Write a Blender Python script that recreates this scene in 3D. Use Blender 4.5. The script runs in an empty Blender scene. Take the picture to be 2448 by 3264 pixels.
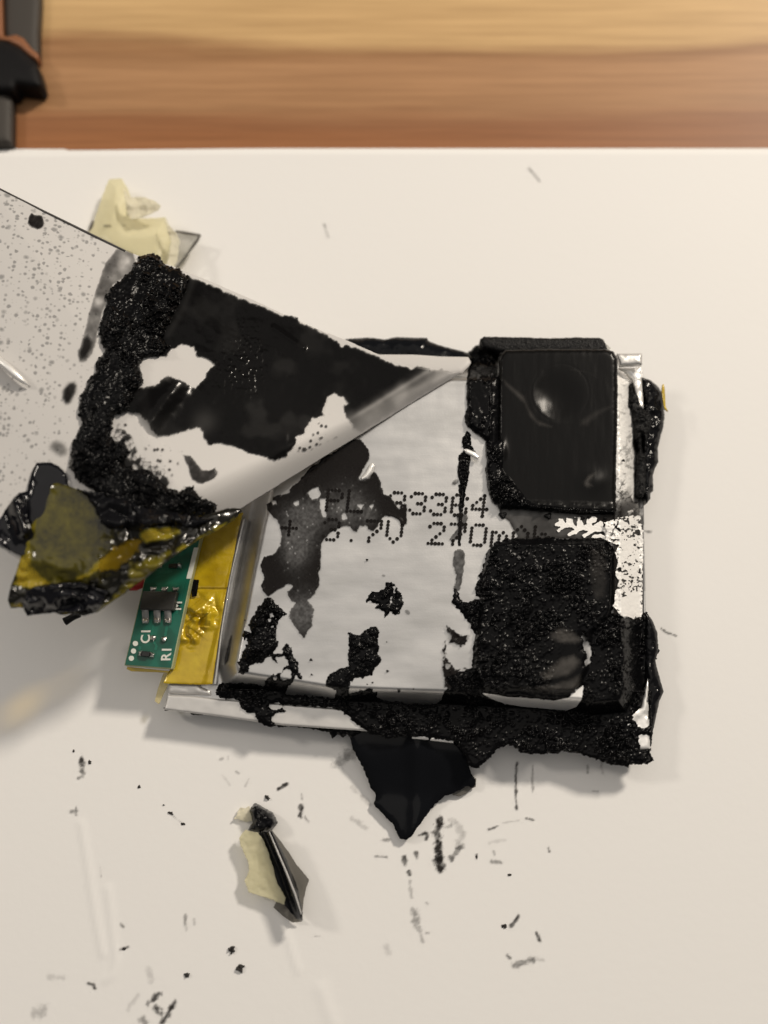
import bpy, math
import numpy as np

# ------------------------------------------------------------------ camera, world, lamps (1 unit = 1 cm)
scene = bpy.context.scene
col = scene.collection
TILT = math.radians(14.0)
DIST = 7.66
FPX = 2842.0                       # focal length in photograph pixels (2448 x 3264)
CAM = np.array([0.0, -DIST * math.sin(TILT), DIST * math.cos(TILT)])
cd = bpy.data.cameras.new('camera')
cam = bpy.data.objects.new('camera', cd)
col.objects.link(cam)
cam.location = CAM
cam.rotation_euler = (TILT, 0, 0)
cd.sensor_fit = 'HORIZONTAL'
cd.sensor_width = 36.0
cd.lens = 18.0 / (1224.0 / FPX)
cd.clip_start = 0.1
cd.clip_end = 500.0
cd.dof.use_dof = True
cd.dof.focus_distance = 7.12
cd.dof.aperture_fstop = 0.20
scene.camera = cam

world = bpy.data.worlds.new('World')
scene.world = world
world.use_nodes = True
bg = world.node_tree.nodes['Background']
bg.inputs[0].default_value = (1.0, 0.965, 0.93, 1)
bg.inputs[1].default_value = 0.12

def area(name, pos, size, power, color, target=(0, 0, 0)):
    d = bpy.data.lights.new(name, 'AREA')
    d.shape = 'DISK'
    d.size = size
    d.energy = power
    d.color = color
    o = bpy.data.objects.new(name, d)
    col.objects.link(o)
    o.location = pos
    v = np.array(target, float) - np.array(pos, float)
    from mathutils import Vector
    o.rotation_euler = Vector(v).to_track_quat('-Z', 'Y').to_euler()
    return o

area('ceiling_lamp', (25, 26, 30), 5.6, 18500, (1.0, 0.90, 0.77))
area('second_lamp', (-30, 14, 29), 6.0, 3600, (1.0, 0.91, 0.80))
area('overhead_fill', (0, 14, 62), 84.0, 11500, (1.0, 0.93, 0.845), (0, 0, 0))  # added overhead disc lamp: fill light and something for the foil to reflect

scene.view_settings.view_transform = 'Standard'
scene.view_settings.look = 'None'
scene.view_settings.exposure = 0.0
scene.view_settings.gamma = 1.0
scene.render.resolution_x = 768
scene.render.resolution_y = 1024

# ------------------------------------------------------------------ geometry helpers
REG = dict(A=(0, 0, .7378), B=(0, 550, .49186), C=(700, 850, .49186), D=(1400, 1000, .49186),
           E=(0, 1150, .49186), F=(0, 1450, .49186), G=(750, 1400, .42194), H=(700, 1850, .42194),
           I=(1350, 1550, .48222), J=(1350, 1900, .48222), K=(900, 2250, .48222), L=(100, 2350, .60277),
           M=(1000, 2450, .87282), N=(200, 800, .60277), O=(0, 1450, .36166), P=(1850, 1050, .27119),
           Q=(0, 0, .22607), R=(500, 1550, .33898), T=(0, 1900, .54249), S=(0, 0, 1.0), Y=(0, 0, 1.47559))

def zz(r, pts):
    x0, y0, s = REG[r]
    return np.array(pts, float).reshape(-1, 2) * s + np.array([x0, y0])

def at(P, h):
    """where the line of sight through photograph point P meets the level z = h"""
    P = np.asarray(P, float).reshape(-1, 2)
    x = (P[:, 0] - 1224.0) / FPX
    y = -(P[:, 1] - 1632.0) / FPX
    c, s = math.cos(TILT), math.sin(TILT)
    d = np.stack([x, y * c + s, y * s - c], 1)
    t = (h - CAM[2]) / d[:, 2]
    return CAM[None, :] + d * np.asarray(t).reshape(-1, 1)

def hash2(ix, iy, seed):
    h = (ix.astype(np.int64) * 374761393 + iy.astype(np.int64) * 668265263 + seed * 974711) & 0x7fffffff
    h = ((h ^ (h >> 13)) * 1274126177) & 0x7fffffff
    h = (h ^ (h >> 16)) & 0xffffff
    return h / float(0xffffff)

def vnoise(x, y, seed=0):
    ix = np.floor(x); iy = np.floor(y)
    fx = x - ix; fy = y - iy
    fx = fx * fx * (3 - 2 * fx); fy = fy * fy * (3 - 2 * fy)
    a = hash2(ix, iy, seed); b = hash2(ix + 1, iy, seed)
    c = hash2(ix, iy + 1, seed); d = hash2(ix + 1, iy + 1, seed)
    return (a * (1 - fx) + b * fx) * (1 - fy) + (c * (1 - fx) + d * fx) * fy

def fbm(P, scale, seed=0, octv=4, gain=.5):
    v = 0; a = 1; tot = 0; f = 1.0 / scale
    for k in range(octv):
        v = v + a * vnoise(P[:, 0] * f + 17.3 * k, P[:, 1] * f - 9.1 * k, seed + k)
        tot += a; a *= gain; f *= 2.03
    return v / tot

def worley(P, cell, seed=0):
    x = P[:, 0] / cell; y = P[:, 1] / cell
    ix = np.floor(x); iy = np.floor(y)
    f1 = np.full(len(P), 9.0); f2 = np.full(len(P), 9.0); rid = np.zeros(len(P))
    for dx in (-1, 0, 1):
        for dy in (-1, 0, 1):
            cx = ix + dx; cy = iy + dy
            px = cx + hash2(cx, cy, seed); py = cy + hash2(cx, cy, seed + 7)
            d = np.hypot(px - x, py - y)
            m = d < f1
            f2 = np.where(m, f1, np.minimum(f2, d))
            rid = np.where(m, hash2(cx, cy, seed + 13), rid)
            f1 = np.where(m, d, f1)
    return f1, f2, rid

def sdf(P, poly):
    """signed distance in photograph pixels, negative inside"""
    poly = np.asarray(poly, float)
    d = np.full(len(P), 1e9); ins = np.zeros(len(P), bool)
    n = len(poly)
    for i in range(n):
        a = poly[i]; b = poly[(i + 1) % n]
        e = b - a; w = P - a
        L = e @ e
        if L < 1e-9: continue
        t = np.clip((w @ e) / L, 0, 1)
        q = w - t[:, None] * e
        d = np.minimum(d, q[:, 0] ** 2 + q[:, 1] ** 2)
        c1 = (a[1] <= P[:, 1]) & (b[1] > P[:, 1]); c2 = (a[1] > P[:, 1]) & (b[1] <= P[:, 1])
        cr = e[0] * w[:, 1] - e[1] * w[:, 0]
        ins ^= (c1 & (cr > 0)) | (c2 & (cr < 0))
    return np.where(ins, -1, 1) * np.sqrt(d)

def seg_d(P, pts):
    pts = np.asarray(pts, float)
    d = np.full(len(P), 1e9)
    for i in range(len(pts) - 1):
        a = pts[i]; e = pts[i + 1] - a
        w = P - a
        t = np.clip((w @ e) / max(e @ e, 1e-9), 0, 1)
        q = w - t[:, None] * e
        d = np.minimum(d, np.hypot(q[:, 0], q[:, 1]))
    return d

def sstep(a, b, x):
    t = np.clip((x - a) / (b - a), 0, 1)
    return t * t * (3 - 2 * t)

def link(name, me, mat, parent=None, smooth=True):
    o = bpy.data.objects.new(name, me)
    col.objects.link(o)
    if mat is not None: me.materials.append(mat)
    if parent is not None: o.parent = parent
    if smooth:
        me.polygons.foreach_set('use_smooth', np.ones(len(me.polygons), bool))
    return o

def quads(name, V, F, attrs=None):
    me = bpy.data.meshes.new(name)
    V = np.asarray(V, np.float32); F = np.asarray(F, np.int32)
    k = F.shape[1]
    me.vertices.add(len(V)); me.vertices.foreach_set('co', V.ravel())
    me.loops.add(F.size); me.loops.foreach_set('vertex_index', F.ravel())
    me.polygons.add(len(F))
    me.polygons.foreach_set('loop_start', np.arange(0, F.size, k, dtype=np.int32))
    me.polygons.foreach_set('loop_total', np.full(len(F), k, np.int32))
    if attrs:
        for n, v in attrs.items():
            a = me.attributes.new(n, 'FLOAT', 'POINT')
            a.data.foreach_set('value', np.asarray(v, np.float32))
    me.update(calc_edges=True)
    me.validate()
    return me

def off(parent):
    return np.array(parent.location) if parent is not None else np.zeros(3)

def patch(name, polys, z, mat, parent=None, holes=(), step=3.0, rough=0.0, rscale=14.0, seed=0,
          thick=0.0, attrs=None, sdmod=None):
    """a sheet or lump filling the outline(s): z(P, sd) is its upper surface; thick closes it below"""
    polys = [np.asarray(p, float) for p in polys]
    allp = np.concatenate(polys)
    pad = step * 2 + rough
    x0, y0 = allp.min(0) - pad; x1, y1 = allp.max(0) + pad
    nx = int((x1 - x0) / step) + 2; ny = int((y1 - y0) / step) + 2
    gx, gy = np.meshgrid(x0 + np.arange(nx) * step, y0 + np.arange(ny) * step)
    P = np.stack([gx.ravel(), gy.ravel()], 1)
    sd = np.full(len(P), 1e9)
    for p in polys: sd = np.minimum(sd, sdf(P, p))
    for hpoly in holes: sd = np.maximum(sd, -sdf(P, np.asarray(hpoly, float)))
    if rough:
        sd = sd + rough * (1.7 * (fbm(P, rscale, seed + 31, 3, .6) - .5) + 1.25 * (fbm(P, 7.5, seed + 37, 3, .6) - .5))
    if sdmod is not None: sd = sdmod(P, sd)
    inside = (sd < 0).reshape(ny, nx)
    cell = inside[:-1, :-1] | inside[1:, :-1] | inside[:-1, 1:] | inside[1:, 1:]
    g = sd.reshape(ny, nx)
    dgy, dgx = np.gradient(g, step)
    gn = np.maximum(np.hypot(dgx, dgy), .5)
    mv = (~inside).ravel()
    shift = np.clip(sd, 0, step * 1.2)
    P2 = P.copy()
    P2[:, 0] -= np.where(mv, shift * (dgx / gn).ravel() / gn.ravel(), 0)
    P2[:, 1] -= np.where(mv, shift * (dgy / gn).ravel() / gn.ravel(), 0)
    sd2 = np.where(mv, 0.0, sd)
    idx = np.arange(nx * ny).reshape(ny, nx)
    F = np.stack([idx[1:, :-1], idx[1:, 1:], idx[:-1, 1:], idx[:-1, :-1]], -1)[cell]
    used = np.unique(F)
    remap = np.full(nx * ny, -1); remap[used] = np.arange(len(used))
    F = remap[F]
    Pu = P2[used]; su = sd2[used]
    zv = z(Pu, su) if callable(z) else np.full(len(Pu), float(z))
    V = at(Pu, zv) - off(parent)
    av = {k: (f(Pu, su) if callable(f) else np.full(len(Pu), float(f))) for k, f in (attrs or {}).items()}
    if thick > 0:
        n = len(V)
        Vb = V.copy(); Vb[:, 2] -= thick
        E = np.concatenate([F[:, [0, 1]], F[:, [1, 2]], F[:, [2, 3]], F[:, [3, 0]]])
        key = E[:, 0].astype(np.int64) * n + E[:, 1]
        rev = E[:, 1].astype(np.int64) * n + E[:, 0]
        b = E[~np.isin(key, rev)]
        side = np.stack([b[:, 1], b[:, 0], b[:, 0] + n, b[:, 1] + n], 1)
        F = np.concatenate([F, F[:, ::-1] + n, side])
        V = np.concatenate([V, Vb])
        av = {k: np.concatenate([v, v]) for k, v in av.items()}
    return link(name, quads(name, V, F, av), mat, parent)

def prism(name, poly, ztop, zbot, mat, parent=None, bevel=0.0, smooth=False):
    """a straight-sided block whose upper outline is poly at the level ztop"""
    import bmesh
    T = at(poly, ztop) - off(parent)
    if np.cross(T[1, :2] - T[0, :2], T[2, :2] - T[1, :2]) < 0: T = T[::-1]
    B = T.copy(); B[:, 2] = zbot - off(parent)[2]
    bm = bmesh.new()
    tv = [bm.verts.new(v) for v in T]; bv = [bm.verts.new(v) for v in B]
    bm.faces.new(tv); bm.faces.new(bv[::-1])
    n = len(T)
    for i in range(n):
        bm.faces.new([bv[i], bv[(i + 1) % n], tv[(i + 1) % n], tv[i]])
    bm.normal_update()
    bmesh.ops.recalc_face_normals(bm, faces=bm.faces)
    if bevel:
        bmesh.ops.bevel(bm, geom=list(bm.edges), offset=bevel, segments=2, affect='EDGES', profile=.5)
    me = bpy.data.meshes.new(name); bm.to_mesh(me); bm.free()
    return link(name, me, mat, parent, smooth)

def tube(name, pts, radii, mat, parent=None, n=10):
    pts = np.asarray(pts, float) - off(parent)
    V = []; m = len(pts)
    for i in range(m):
        t = pts[min(i + 1, m - 1)] - pts[max(i - 1, 0)]
        t = t / np.linalg.norm(t)
        u = np.cross(t, [0, 0, 1.0])
        if np.linalg.norm(u) < 1e-3: u = np.array([1.0, 0, 0])
        u /= np.linalg.norm(u); w = np.cross(u, t)
        for k in range(n):
            a = 2 * math.pi * k / n
            V.append(pts[i] + radii[i] * (math.cos(a) * u + math.sin(a) * w))
    F = [[i * n + k, i * n + (k + 1) % n, (i + 1) * n + (k + 1) % n, (i + 1) * n + k] for i in range(m - 1) for k in range(n)]
    return link(name, quads(name, V, F), mat, parent)

def thing(name, label, cat, loc, group=None):
    o = bpy.data.objects.new(name, None)
    o.empty_display_size = .2
    col.objects.link(o)
    o.location = loc
    o['label'] = label; o['category'] = cat
    if group: o['group'] = group
    return o

def tag(o, label, cat, group=None):
    o['label'] = label; o['category'] = cat
    if group: o['group'] = group
    return o

# ------------------------------------------------------------------ materials
def mat_new(name):
    m = bpy.data.materials.new(name); m.use_nodes = True
    nt = m.node_tree
    return m, nt, nt.nodes['Principled BSDF']

def setp(b, **kw):
    names = dict(color='Base Color', rough='Roughness', metal='Metallic', spec='Specular IOR Level', coat='Coat Weight',
                 coatr='Coat Roughness', trans='Transmission Weight', alpha='Alpha', sss='Subsurface Weight', ior='IOR')
    for k, v in kw.items():
        i = b.inputs[names[k]]
        i.default_value = (*v, 1) if isinstance(v, tuple) else v

def nd(nt, t, **kw):
    n = nt.nodes.new(t)
    for k, v in kw.items():
        if k in n.inputs.keys(): n.inputs[k].default_value = v
        else: setattr(n, k, v)
    return n

def noise_bump(nt, b, scale, strength, dist=.01, detail=4, stretch=None, chain=None):
    tc = nd(nt, 'ShaderNodeTexCoord')
    src = tc.outputs['Object']
    if stretch:
        mp = nd(nt, 'ShaderNodeMapping'); mp.inputs['Scale'].default_value = stretch
        nt.links.new(src, mp.inputs[0]); src = mp.outputs[0]
    n = nd(nt, 'ShaderNodeTexNoise', Scale=scale, Detail=detail)
    nt.links.new(src, n.inputs['Vector'])
    bp = nd(nt, 'ShaderNodeBump', Strength=strength, Distance=dist)
    nt.links.new(n.outputs['Fac'], bp.inputs['Height'])
    if chain is not None: nt.links.new(chain.outputs[0], bp.inputs['Normal'])
    nt.links.new(bp.outputs[0], b.inputs['Normal'])
    return bp

def ramp_color(nt, b, scale, stops, detail=5, stretch=None, target='Base Color'):
    tc = nd(nt, 'ShaderNodeTexCoord'); src = tc.outputs['Object']
    if stretch:
        mp = nd(nt, 'ShaderNodeMapping'); mp.inputs['Scale'].default_value = stretch
        nt.links.new(src, mp.inputs[0]); src = mp.outputs[0]
    n = nd(nt, 'ShaderNodeTexNoise', Scale=scale, Detail=detail)
    nt.links.new(src, n.inputs['Vector'])
    r = nd(nt, 'ShaderNodeValToRGB')
    e = r.color_ramp.elements
    while len(e) < len(stops): e.new(.5)
    for k, (p, c) in enumerate(stops):
        e[k].position = p; e[k].color = (*c, 1)
    nt.links.new(n.outputs['Fac'], r.inputs[0])
    nt.links.new(r.outputs[0], b.inputs[target])
    return r

def alpha_attr(m, nt, b, attr='alpha'):
    a = nd(nt, 'ShaderNodeAttribute', attribute_name=attr)
    nt.links.new(a.outputs['Fac'], b.inputs['Alpha'])

# paper
M_paper, nt, b = mat_new('paper_white')
setp(b, color=(.79, .78, .765), rough=.62, spec=.25)
noise_bump(nt, b, 14, .06, .02, 5)
# wood: grain lines run across the picture
M_wood, nt, b = mat_new('wood_grain')
setp(b, rough=.5, spec=.3)
tc = nd(nt, 'ShaderNodeTexCoord')
sep = nd(nt, 'ShaderNodeSeparateXYZ'); nt.links.new(tc.outputs['Object'], sep.inputs[0])
mp = nd(nt, 'ShaderNodeMapping'); mp.inputs['Scale'].default_value = (.12, 1.0, 1)
nt.links.new(tc.outputs['Object'], mp.inputs[0])
n1 = nd(nt, 'ShaderNodeTexNoise', Scale=1.6, Detail=6); nt.links.new(mp.outputs[0], n1.inputs['Vector'])
mp2 = nd(nt, 'ShaderNodeMapping'); mp2.inputs['Scale'].default_value = (.25, 7.0, 1)
nt.links.new(tc.outputs['Object'], mp2.inputs[0])
n2 = nd(nt, 'ShaderNodeTexNoise', Scale=2.2, Detail=8, Roughness=.65); nt.links.new(mp2.outputs[0], n2.inputs['Vector'])
mm = nd(nt, 'ShaderNodeMath', operation='MULTIPLY_ADD'); nt.links.new(n1.outputs['Fac'], mm.inputs[0])
mm.inputs[1].default_value = .8; nt.links.new(sep.outputs['Y'], mm.inputs[2])
mr = nd(nt, 'ShaderNodeMapRange'); nt.links.new(mm.outputs[0], mr.inputs[0])
mr.inputs['From Min'].default_value = 3.72; mr.inputs['From Max'].default_value = 6.72
rp = nd(nt, 'ShaderNodeValToRGB'); nt.links.new(mr.outputs[0], rp.inputs[0])
WOODSTOPS = [(0.0, (.32, .138, .054)), (.13, (.29, .120, .046)), (.20, (.275, .120, .050)), (.27, (.36, .190, .088)),
             (.42, (.41, .225, .108)), (.47, (.31, .160, .070)), (.53, (.55, .355, .165)), (.75, (.60, .40, .19)), (1.0, (.58, .38, .175))]
e = rp.color_ramp.elements
while len(e) < len(WOODSTOPS): e.new(.5)
for k, (p, c) in enumerate(WOODSTOPS): e[k].position = p; e[k].color = (*c, 1)
mx = nd(nt, 'ShaderNodeMix', data_type='RGBA', blend_type='MULTIPLY'); mx.inputs[0].default_value = .5
r2 = nd(nt, 'ShaderNodeValToRGB'); nt.links.new(n2.outputs['Fac'], r2.inputs[0])
r2.color_ramp.elements[0].position = .3; r2.color_ramp.elements[0].color = (.62, .56, .5, 1)
r2.color_ramp.elements[1].position = .62; r2.color_ramp.elements[1].color = (1.1, 1.1, 1.1, 1)
nt.links.new(rp.outputs[0], mx.inputs[6]); nt.links.new(r2.outputs[0], mx.inputs[7])
nt.links.new(mx.outputs[2], b.inputs['Base Color'])

# silver pouch foil
def foil(name, colr, rough, metal, bump=.12, bscale=70):
    m, nt, b = mat_new(name)
    setp(b, color=colr, rough=rough, metal=metal)
    noise_bump(nt, b, bscale, bump, .006, 4, (1.0, 1.0, 1.0))
    return m
M_foil, nt, b = mat_new('pouch_foil')
setp(b, rough=.36, metal=.88)
ramp_color(nt, b, 3.0, [(.3, (.46, .457, .45)), (.5, (.54, .536, .53)), (.7, (.62, .613, .603))], 6, (.6, 2.2, 1))
bq = noise_bump(nt, b, 60, .10, .006, 4)
noise_bump(nt, b, 26, .07, .008, 5, (.25, 7.0, 1.0), bq)
M_seam = foil('seam_foil', (.60, .59, .575), .42, .6, .12, 26)
M_bright = foil('bright_foil', (.9, .89, .87), .34, .5, .2, 40)
# white underside of the peeled label, with soot specks
M_label, nt, b = mat_new('label_white')
setp(b, rough=.48, spec=.35)
tc = nd(nt, 'ShaderNodeTexCoord')
nz2 = nd(nt, 'ShaderNodeTexNoise', Scale=26.0, Detail=3); nt.links.new(tc.outputs['Object'], nz2.inputs['Vector'])
at_s = nd(nt, 'ShaderNodeAttribute', attribute_name='speck')
prev = None
for sc, cut, r0 in ((18.0, .66, .50), (32.0, .45, .66)):
    vn = nd(nt, 'ShaderNodeTexVoronoi', Scale=sc); nt.links.new(tc.outputs['Object'], vn.inputs['Vector'])
    sp = nd(nt, 'ShaderNodeSeparateColor'); nt.links.new(vn.outputs['Color'], sp.inputs[0])
    rr_ = nd(nt, 'ShaderNodeMapRange'); nt.links.new(sp.outputs[0], rr_.inputs[0])
    rr_.inputs['From Min'].default_value = cut; rr_.inputs['From Max'].default_value = 1.0
    rr_.inputs['To Min'].default_value = 0.0; rr_.inputs['To Max'].default_value = r0
    m1 = nd(nt, 'ShaderNodeMath', operation='MULTIPLY'); nt.links.new(rr_.outputs[0], m1.inputs[0]); nt.links.new(at_s.outputs['Fac'], m1.inputs[1])
    wob = nd(nt, 'ShaderNodeMath', operation='MULTIPLY_ADD'); nt.links.new(nz2.outputs['Fac'], wob.inputs[0]); wob.inputs[1].default_value = .5; nt.links.new(vn.outputs['Distance'], wob.inputs[2])
    m2 = nd(nt, 'ShaderNodeMath', operation='SUBTRACT'); nt.links.new(wob.outputs[0], m2.inputs[0]); nt.links.new(m1.outputs[0], m2.inputs[1])
    if prev is None: prev = m2
    else:
        m3 = nd(nt, 'ShaderNodeMath', operation='MINIMUM'); nt.links.new(prev.outputs[0], m3.inputs[0]); nt.links.new(m2.outputs[0], m3.inputs[1]); prev = m3
rs = nd(nt, 'ShaderNodeValToRGB'); nt.links.new(prev.outputs[0], rs.inputs[0])
e3 = rs.color_ramp.elements
e3[0].position = .0; e3[0].color = (.27, .265, .26, 1)
e3[1].position = .30; e3[1].color = (.55, .535, .52, 1)
nt.links.new(rs.outputs[0], b.inputs['Base Color'])

# sticky black goo crust
def goo(name, colr, rough, bump, bscale, coat=.0):
    m, nt, b = mat_new(name)
    setp(b, color=colr, rough=rough, spec=.10, coat=coat, coatr=.08)
    noise_bump(nt, b, bscale, bump, .02, 6)
    return m
M_goo = goo('goo_crust', (.0028, .0028, .0032), .24, .05, 50)
M_goo_smooth = goo('goo_smooth', (.005, .005, .006), .2, .06, 16, .12)
M_goo_dull = goo('goo_dull', (.009, .009, .0095), .36, .45, 60)
M_tape = goo('black_tape', (.005, .0055, .007), .2, .04, 9, .08)
# see-through goo film, density in the attribute alpha
def film(name, colr, rough, bump, bscale, stretch=None):
    m, nt, b = mat_new(name)
    setp(b, color=colr, rough=rough, spec=.09)
    noise_bump(nt, b, bscale, bump, .01, 5, stretch)
    alpha_attr(m, nt, b)
    return m
M_film = film('goo_film', (.0036, .0034, .0035), .15, .10, 7)
M_stain = film('stain_film', (.010, .0085, .008), .26, .2, 70)
M_smear = film('smear', (.03, .027, .025), .5, .2, 40)
M_pad = None
m, nt, b = mat_new('pad_black'); M_pad = m
setp(b, color=(.0045, .0043, .0043), rough=.26, spec=.12)
bp1 = noise_bump(nt, b, 30, .035, .01, 4, (6.0, .35, 1))
# amber polyimide tape
M_kapton, nt, b = mat_new('amber_tape')
setp(b, color=(.50, .31, .006), rough=.24, spec=.5, metal=.12, coat=.5, coatr=.1)
ramp_color(nt, b, 5, [(.3, (.38, .25, .005)), (.55, (.52, .36, .008)), (.75, (.60, .44, .014))])
noise_bump(nt, b, 26, .22, .012, 5)
# amber tape flap, partly coated black (attribute dark), lets amber light through
M_flap, nt, b = mat_new('amber_flap')
setp(b, rough=.16, spec=.42, coat=.06, coatr=.1)
atd = nd(nt, 'ShaderNodeAttribute', attribute_name='dark')
rf = nd(nt, 'ShaderNodeValToRGB'); nt.links.new(atd.outputs['Fac'], rf.inputs[0])
el = rf.color_ramp.elements
el.new(.5); el.new(.75)
for k, (p, c) in enumerate([(0, (.40, .335, .045)), (.3, (.22, .18, .014)), (.6, (.088, .076, .008)), (1, (.006, .0055, .005))]):
    el[k].position = p; el[k].color = (*c, 1)
nt.links.new(rf.outputs[0], b.inputs['Base Color'])
noise_bump(nt, b, 16, .10, .012, 3)
tr = nd(nt, 'ShaderNodeBsdfTransparent'); tr.inputs[0].default_value = (1.0, .82, .20, 1)
ms = nd(nt, 'ShaderNodeMixShader')
fr = nd(nt, 'ShaderNodeMapRange'); nt.links.new(atd.outputs['Fac'], fr.inputs[0])
fr.inputs['From Min'].default_value = 0.0; fr.inputs['From Max'].default_value = .62
fr.inputs['To Min'].default_value = .62; fr.inputs['To Max'].default_value = .0
atc = nd(nt, 'ShaderNodeAttribute', attribute_name='clear')
mxx = nd(nt, 'ShaderNodeMath', operation='MAXIMUM')
nt.links.new(fr.outputs[0], mxx.inputs[0]); nt.links.new(atc.outputs['Fac'], mxx.inputs[1])
nt.links.new(mxx.outputs[0], ms.inputs[0]); nt.links.new(b.outputs[0], ms.inputs[1]); nt.links.new(tr.outputs[0], ms.inputs[2])
nt.links.new(ms.outputs[0], nt.nodes['Material Output'].inputs[0])

def plain(name, colr, rough=.5, metal=0.0, spec=.5, bump=0, bscale=20, coat=0.0):
    m, nt, b = mat_new(name)
    setp(b, color=colr, rough=rough, metal=metal, spec=spec, coat=coat)
    if bump: noise_bump(nt, b, bscale, bump, .01, 4)
    return m
def sheer(name, colr, rough, alpha, tint):
    m, nt, b = mat_new(name)
    setp(b, color=colr, rough=rough, spec=.5)
    noise_bump(nt, b, 9, .15, .02, 4)
    t = nd(nt, 'ShaderNodeBsdfTransparent'); t.inputs[0].default_value = (*tint, 1)
    tl = nd(nt, 'ShaderNodeBsdfTranslucent'); tl.inputs[0].default_value = (*colr, 1)
    m1 = nd(nt, 'ShaderNodeMixShader'); m1.inputs[0].default_value = .4
    nt.links.new(b.outputs[0], m1.inputs[1]); nt.links.new(tl.outputs[0], m1.inputs[2])
    m2 = nd(nt, 'ShaderNodeMixShader'); m2.inputs[0].default_value = alpha
    nt.links.new(t.outputs[0], m2.inputs[1]); nt.links.new(m1.outputs[0], m2.inputs[2])
    nt.links.new(m2.outputs[0], nt.nodes['Material Output'].inputs[0])
    return m
M_cream = sheer('cream_film', (.83, .80, .60), .3, .60, (1, .97, .86))
M_pale = sheer('pale_film', (.84, .81, .68), .35, .75, (1, .98, .92))
M_clear = sheer('clear_film', (.62, .61, .58), .25, .45, (.86, .86, .84))
M_greyfilm = sheer('grey_film', (.24, .23, .21), .25, .6, (.55, .53, .5))
M_frost = plain('frosty_foil', (.84, .83, .81), .45, .15, .4, .25, 55)
M_gloss = goo('tape_gloss', (.005, .005, .007), .14, .05, 9, .45)
M_ambertail = sheer('amber_tail', (.76, .69, .44), .3, .42, (1, .95, .75))
M_pcb, nt, b = mat_new('board_green')
setp(b, rough=.3, spec=.5)
ramp_color(nt, b, 7, [(.35, (.0015, .075, .046)), (.5, (.002, .098, .062)), (.56, (.004, .125, .082))], 1)
M_trace = plain('trace_green', (.005, .14, .092), .32)
M_pcbedge = plain('board_edge', (.36, .38, .22), .5)
M_chip = plain('chip_black', (.028, .028, .026), .45, 0, .5, .15, 60)
M_solder = plain('solder', (.72, .69, .66), .28, 1.0, .5, .5, 30)
M_pin = plain('pin_grey', (.40, .40, .39), .45, .5)
M_ink = plain('white_ink', (.72, .74, .68), .55)
M_black = plain('resistor_black', (.012, .012, .012), .35)
M_dot = plain('printed_ink', (.008, .006, .005), .7, 0, .2)
M_red = plain('red_wire', (.45, .012, .02), .4)
M_tool = plain('tool_grey', (.050, .044, .038), .6, .0, .3, .1, 6)
M_toolblack = plain('tool_black', (.004, .0035, .004), .6, 0, .2)
M_copper = plain('copper_trim', (.26, .105, .045), .5, .2)
M_edge = plain('edge_dark', (.07, .065, .062), .6)
M_crumb = plain('crumb_dark', (.022, .019, .017), .55, 0, .3, .4, 60)
M_under = plain('foam_black', (.02, .02, .02), .8)

# ------------------------------------------------------------------ the setting: table top and paper
def slab(name, xs, ys, ztop, thick, mat, zf=None):
    gx, gy = np.meshgrid(xs, ys)
    n = gx.size; nx = len(xs); ny = len(ys)
    z = np.full(gx.shape, ztop) if zf is None else ztop + zf(gx, gy)
    V = np.stack([gx.ravel(), gy.ravel(), z.ravel()], 1)
    idx = np.arange(n).reshape(ny, nx)
    F = np.stack([idx[:-1, :-1], idx[:-1, 1:], idx[1:, 1:], idx[1:, :-1]], -1).reshape(-1, 4)
    Vb = V.copy(); Vb[:, 2] = ztop - thick
    ring = np.concatenate([idx[0, :-1], idx[:-1, -1], idx[-1, :0:-1], idx[:0:-1, 0]])
    r2 = np.roll(ring, -1)
    side = np.stack([ring + n, r2 + n, r2, ring], 1)
    bot = np.array([[idx[0, 0] + n, idx[-1, 0] + n, idx[-1, -1] + n, idx[0, -1] + n]])
    F = np.concatenate([F, side, bot])
    return link(name, quads(name, np.concatenate([V, Vb]), F), mat, None)

table = slab('table_top', np.linspace(-60, 60, 13), np.linspace(-50, 70, 13), -.045, 3.0, M_wood)
table['kind'] = 'structure'

# creases pressed into the paper (world coordinates)
def wl(r, pts): return at(zz(r, pts), 0.0)[:, :2]
CREASES = [(wl('L', [(263, 450), (290, 620), (322, 830), (352, 1010), (378, 1150)]), .009, .020),
           (wl('L', [(405, 800), (425, 960), (436, 1080), (450, 1180), (425, 1260), (395, 1285)]), .008, .024),
           (wl('L', [(1305, 920), (1345, 1030), (1380, 1140), (1412, 1240)]), .008, .020),
           (wl('L', [(1530, 1330), (1560, 1420), (1600, 1516)]), .007, .05)]
def paper_z(gx, gy):
    P = np.stack([gx.ravel(), gy.ravel()], 1)
    z = np.zeros(len(P))
    for c, a, w in CREASES:
        d = seg_d(P, c)
        z += a * np.exp(-(d / w) ** 2)
    z += .012 * (fbm(P, 3.0, 5, 2) - .5)
    return z.reshape(gx.shape)
ptop = at([(1224, 473)], 0)[0, 1]
xs = np.concatenate([np.linspace(-16, -3.6, 10)[:-1], np.linspace(-3.6, 3.6, 260), np.linspace(3.6, 14, 8)[1:]])
ys = np.concatenate([np.linspace(-15, -4.1, 8)[:-1], np.linspace(-4.1, -.9, 130), np.linspace(-.9, ptop, 60)[1:]])
paper = slab('paper', xs, ys, 0.0, .018, M_paper, paper_z)
tag(paper, 'large white paper sheet under the battery, marked with black smears and creases', 'paper')
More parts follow.
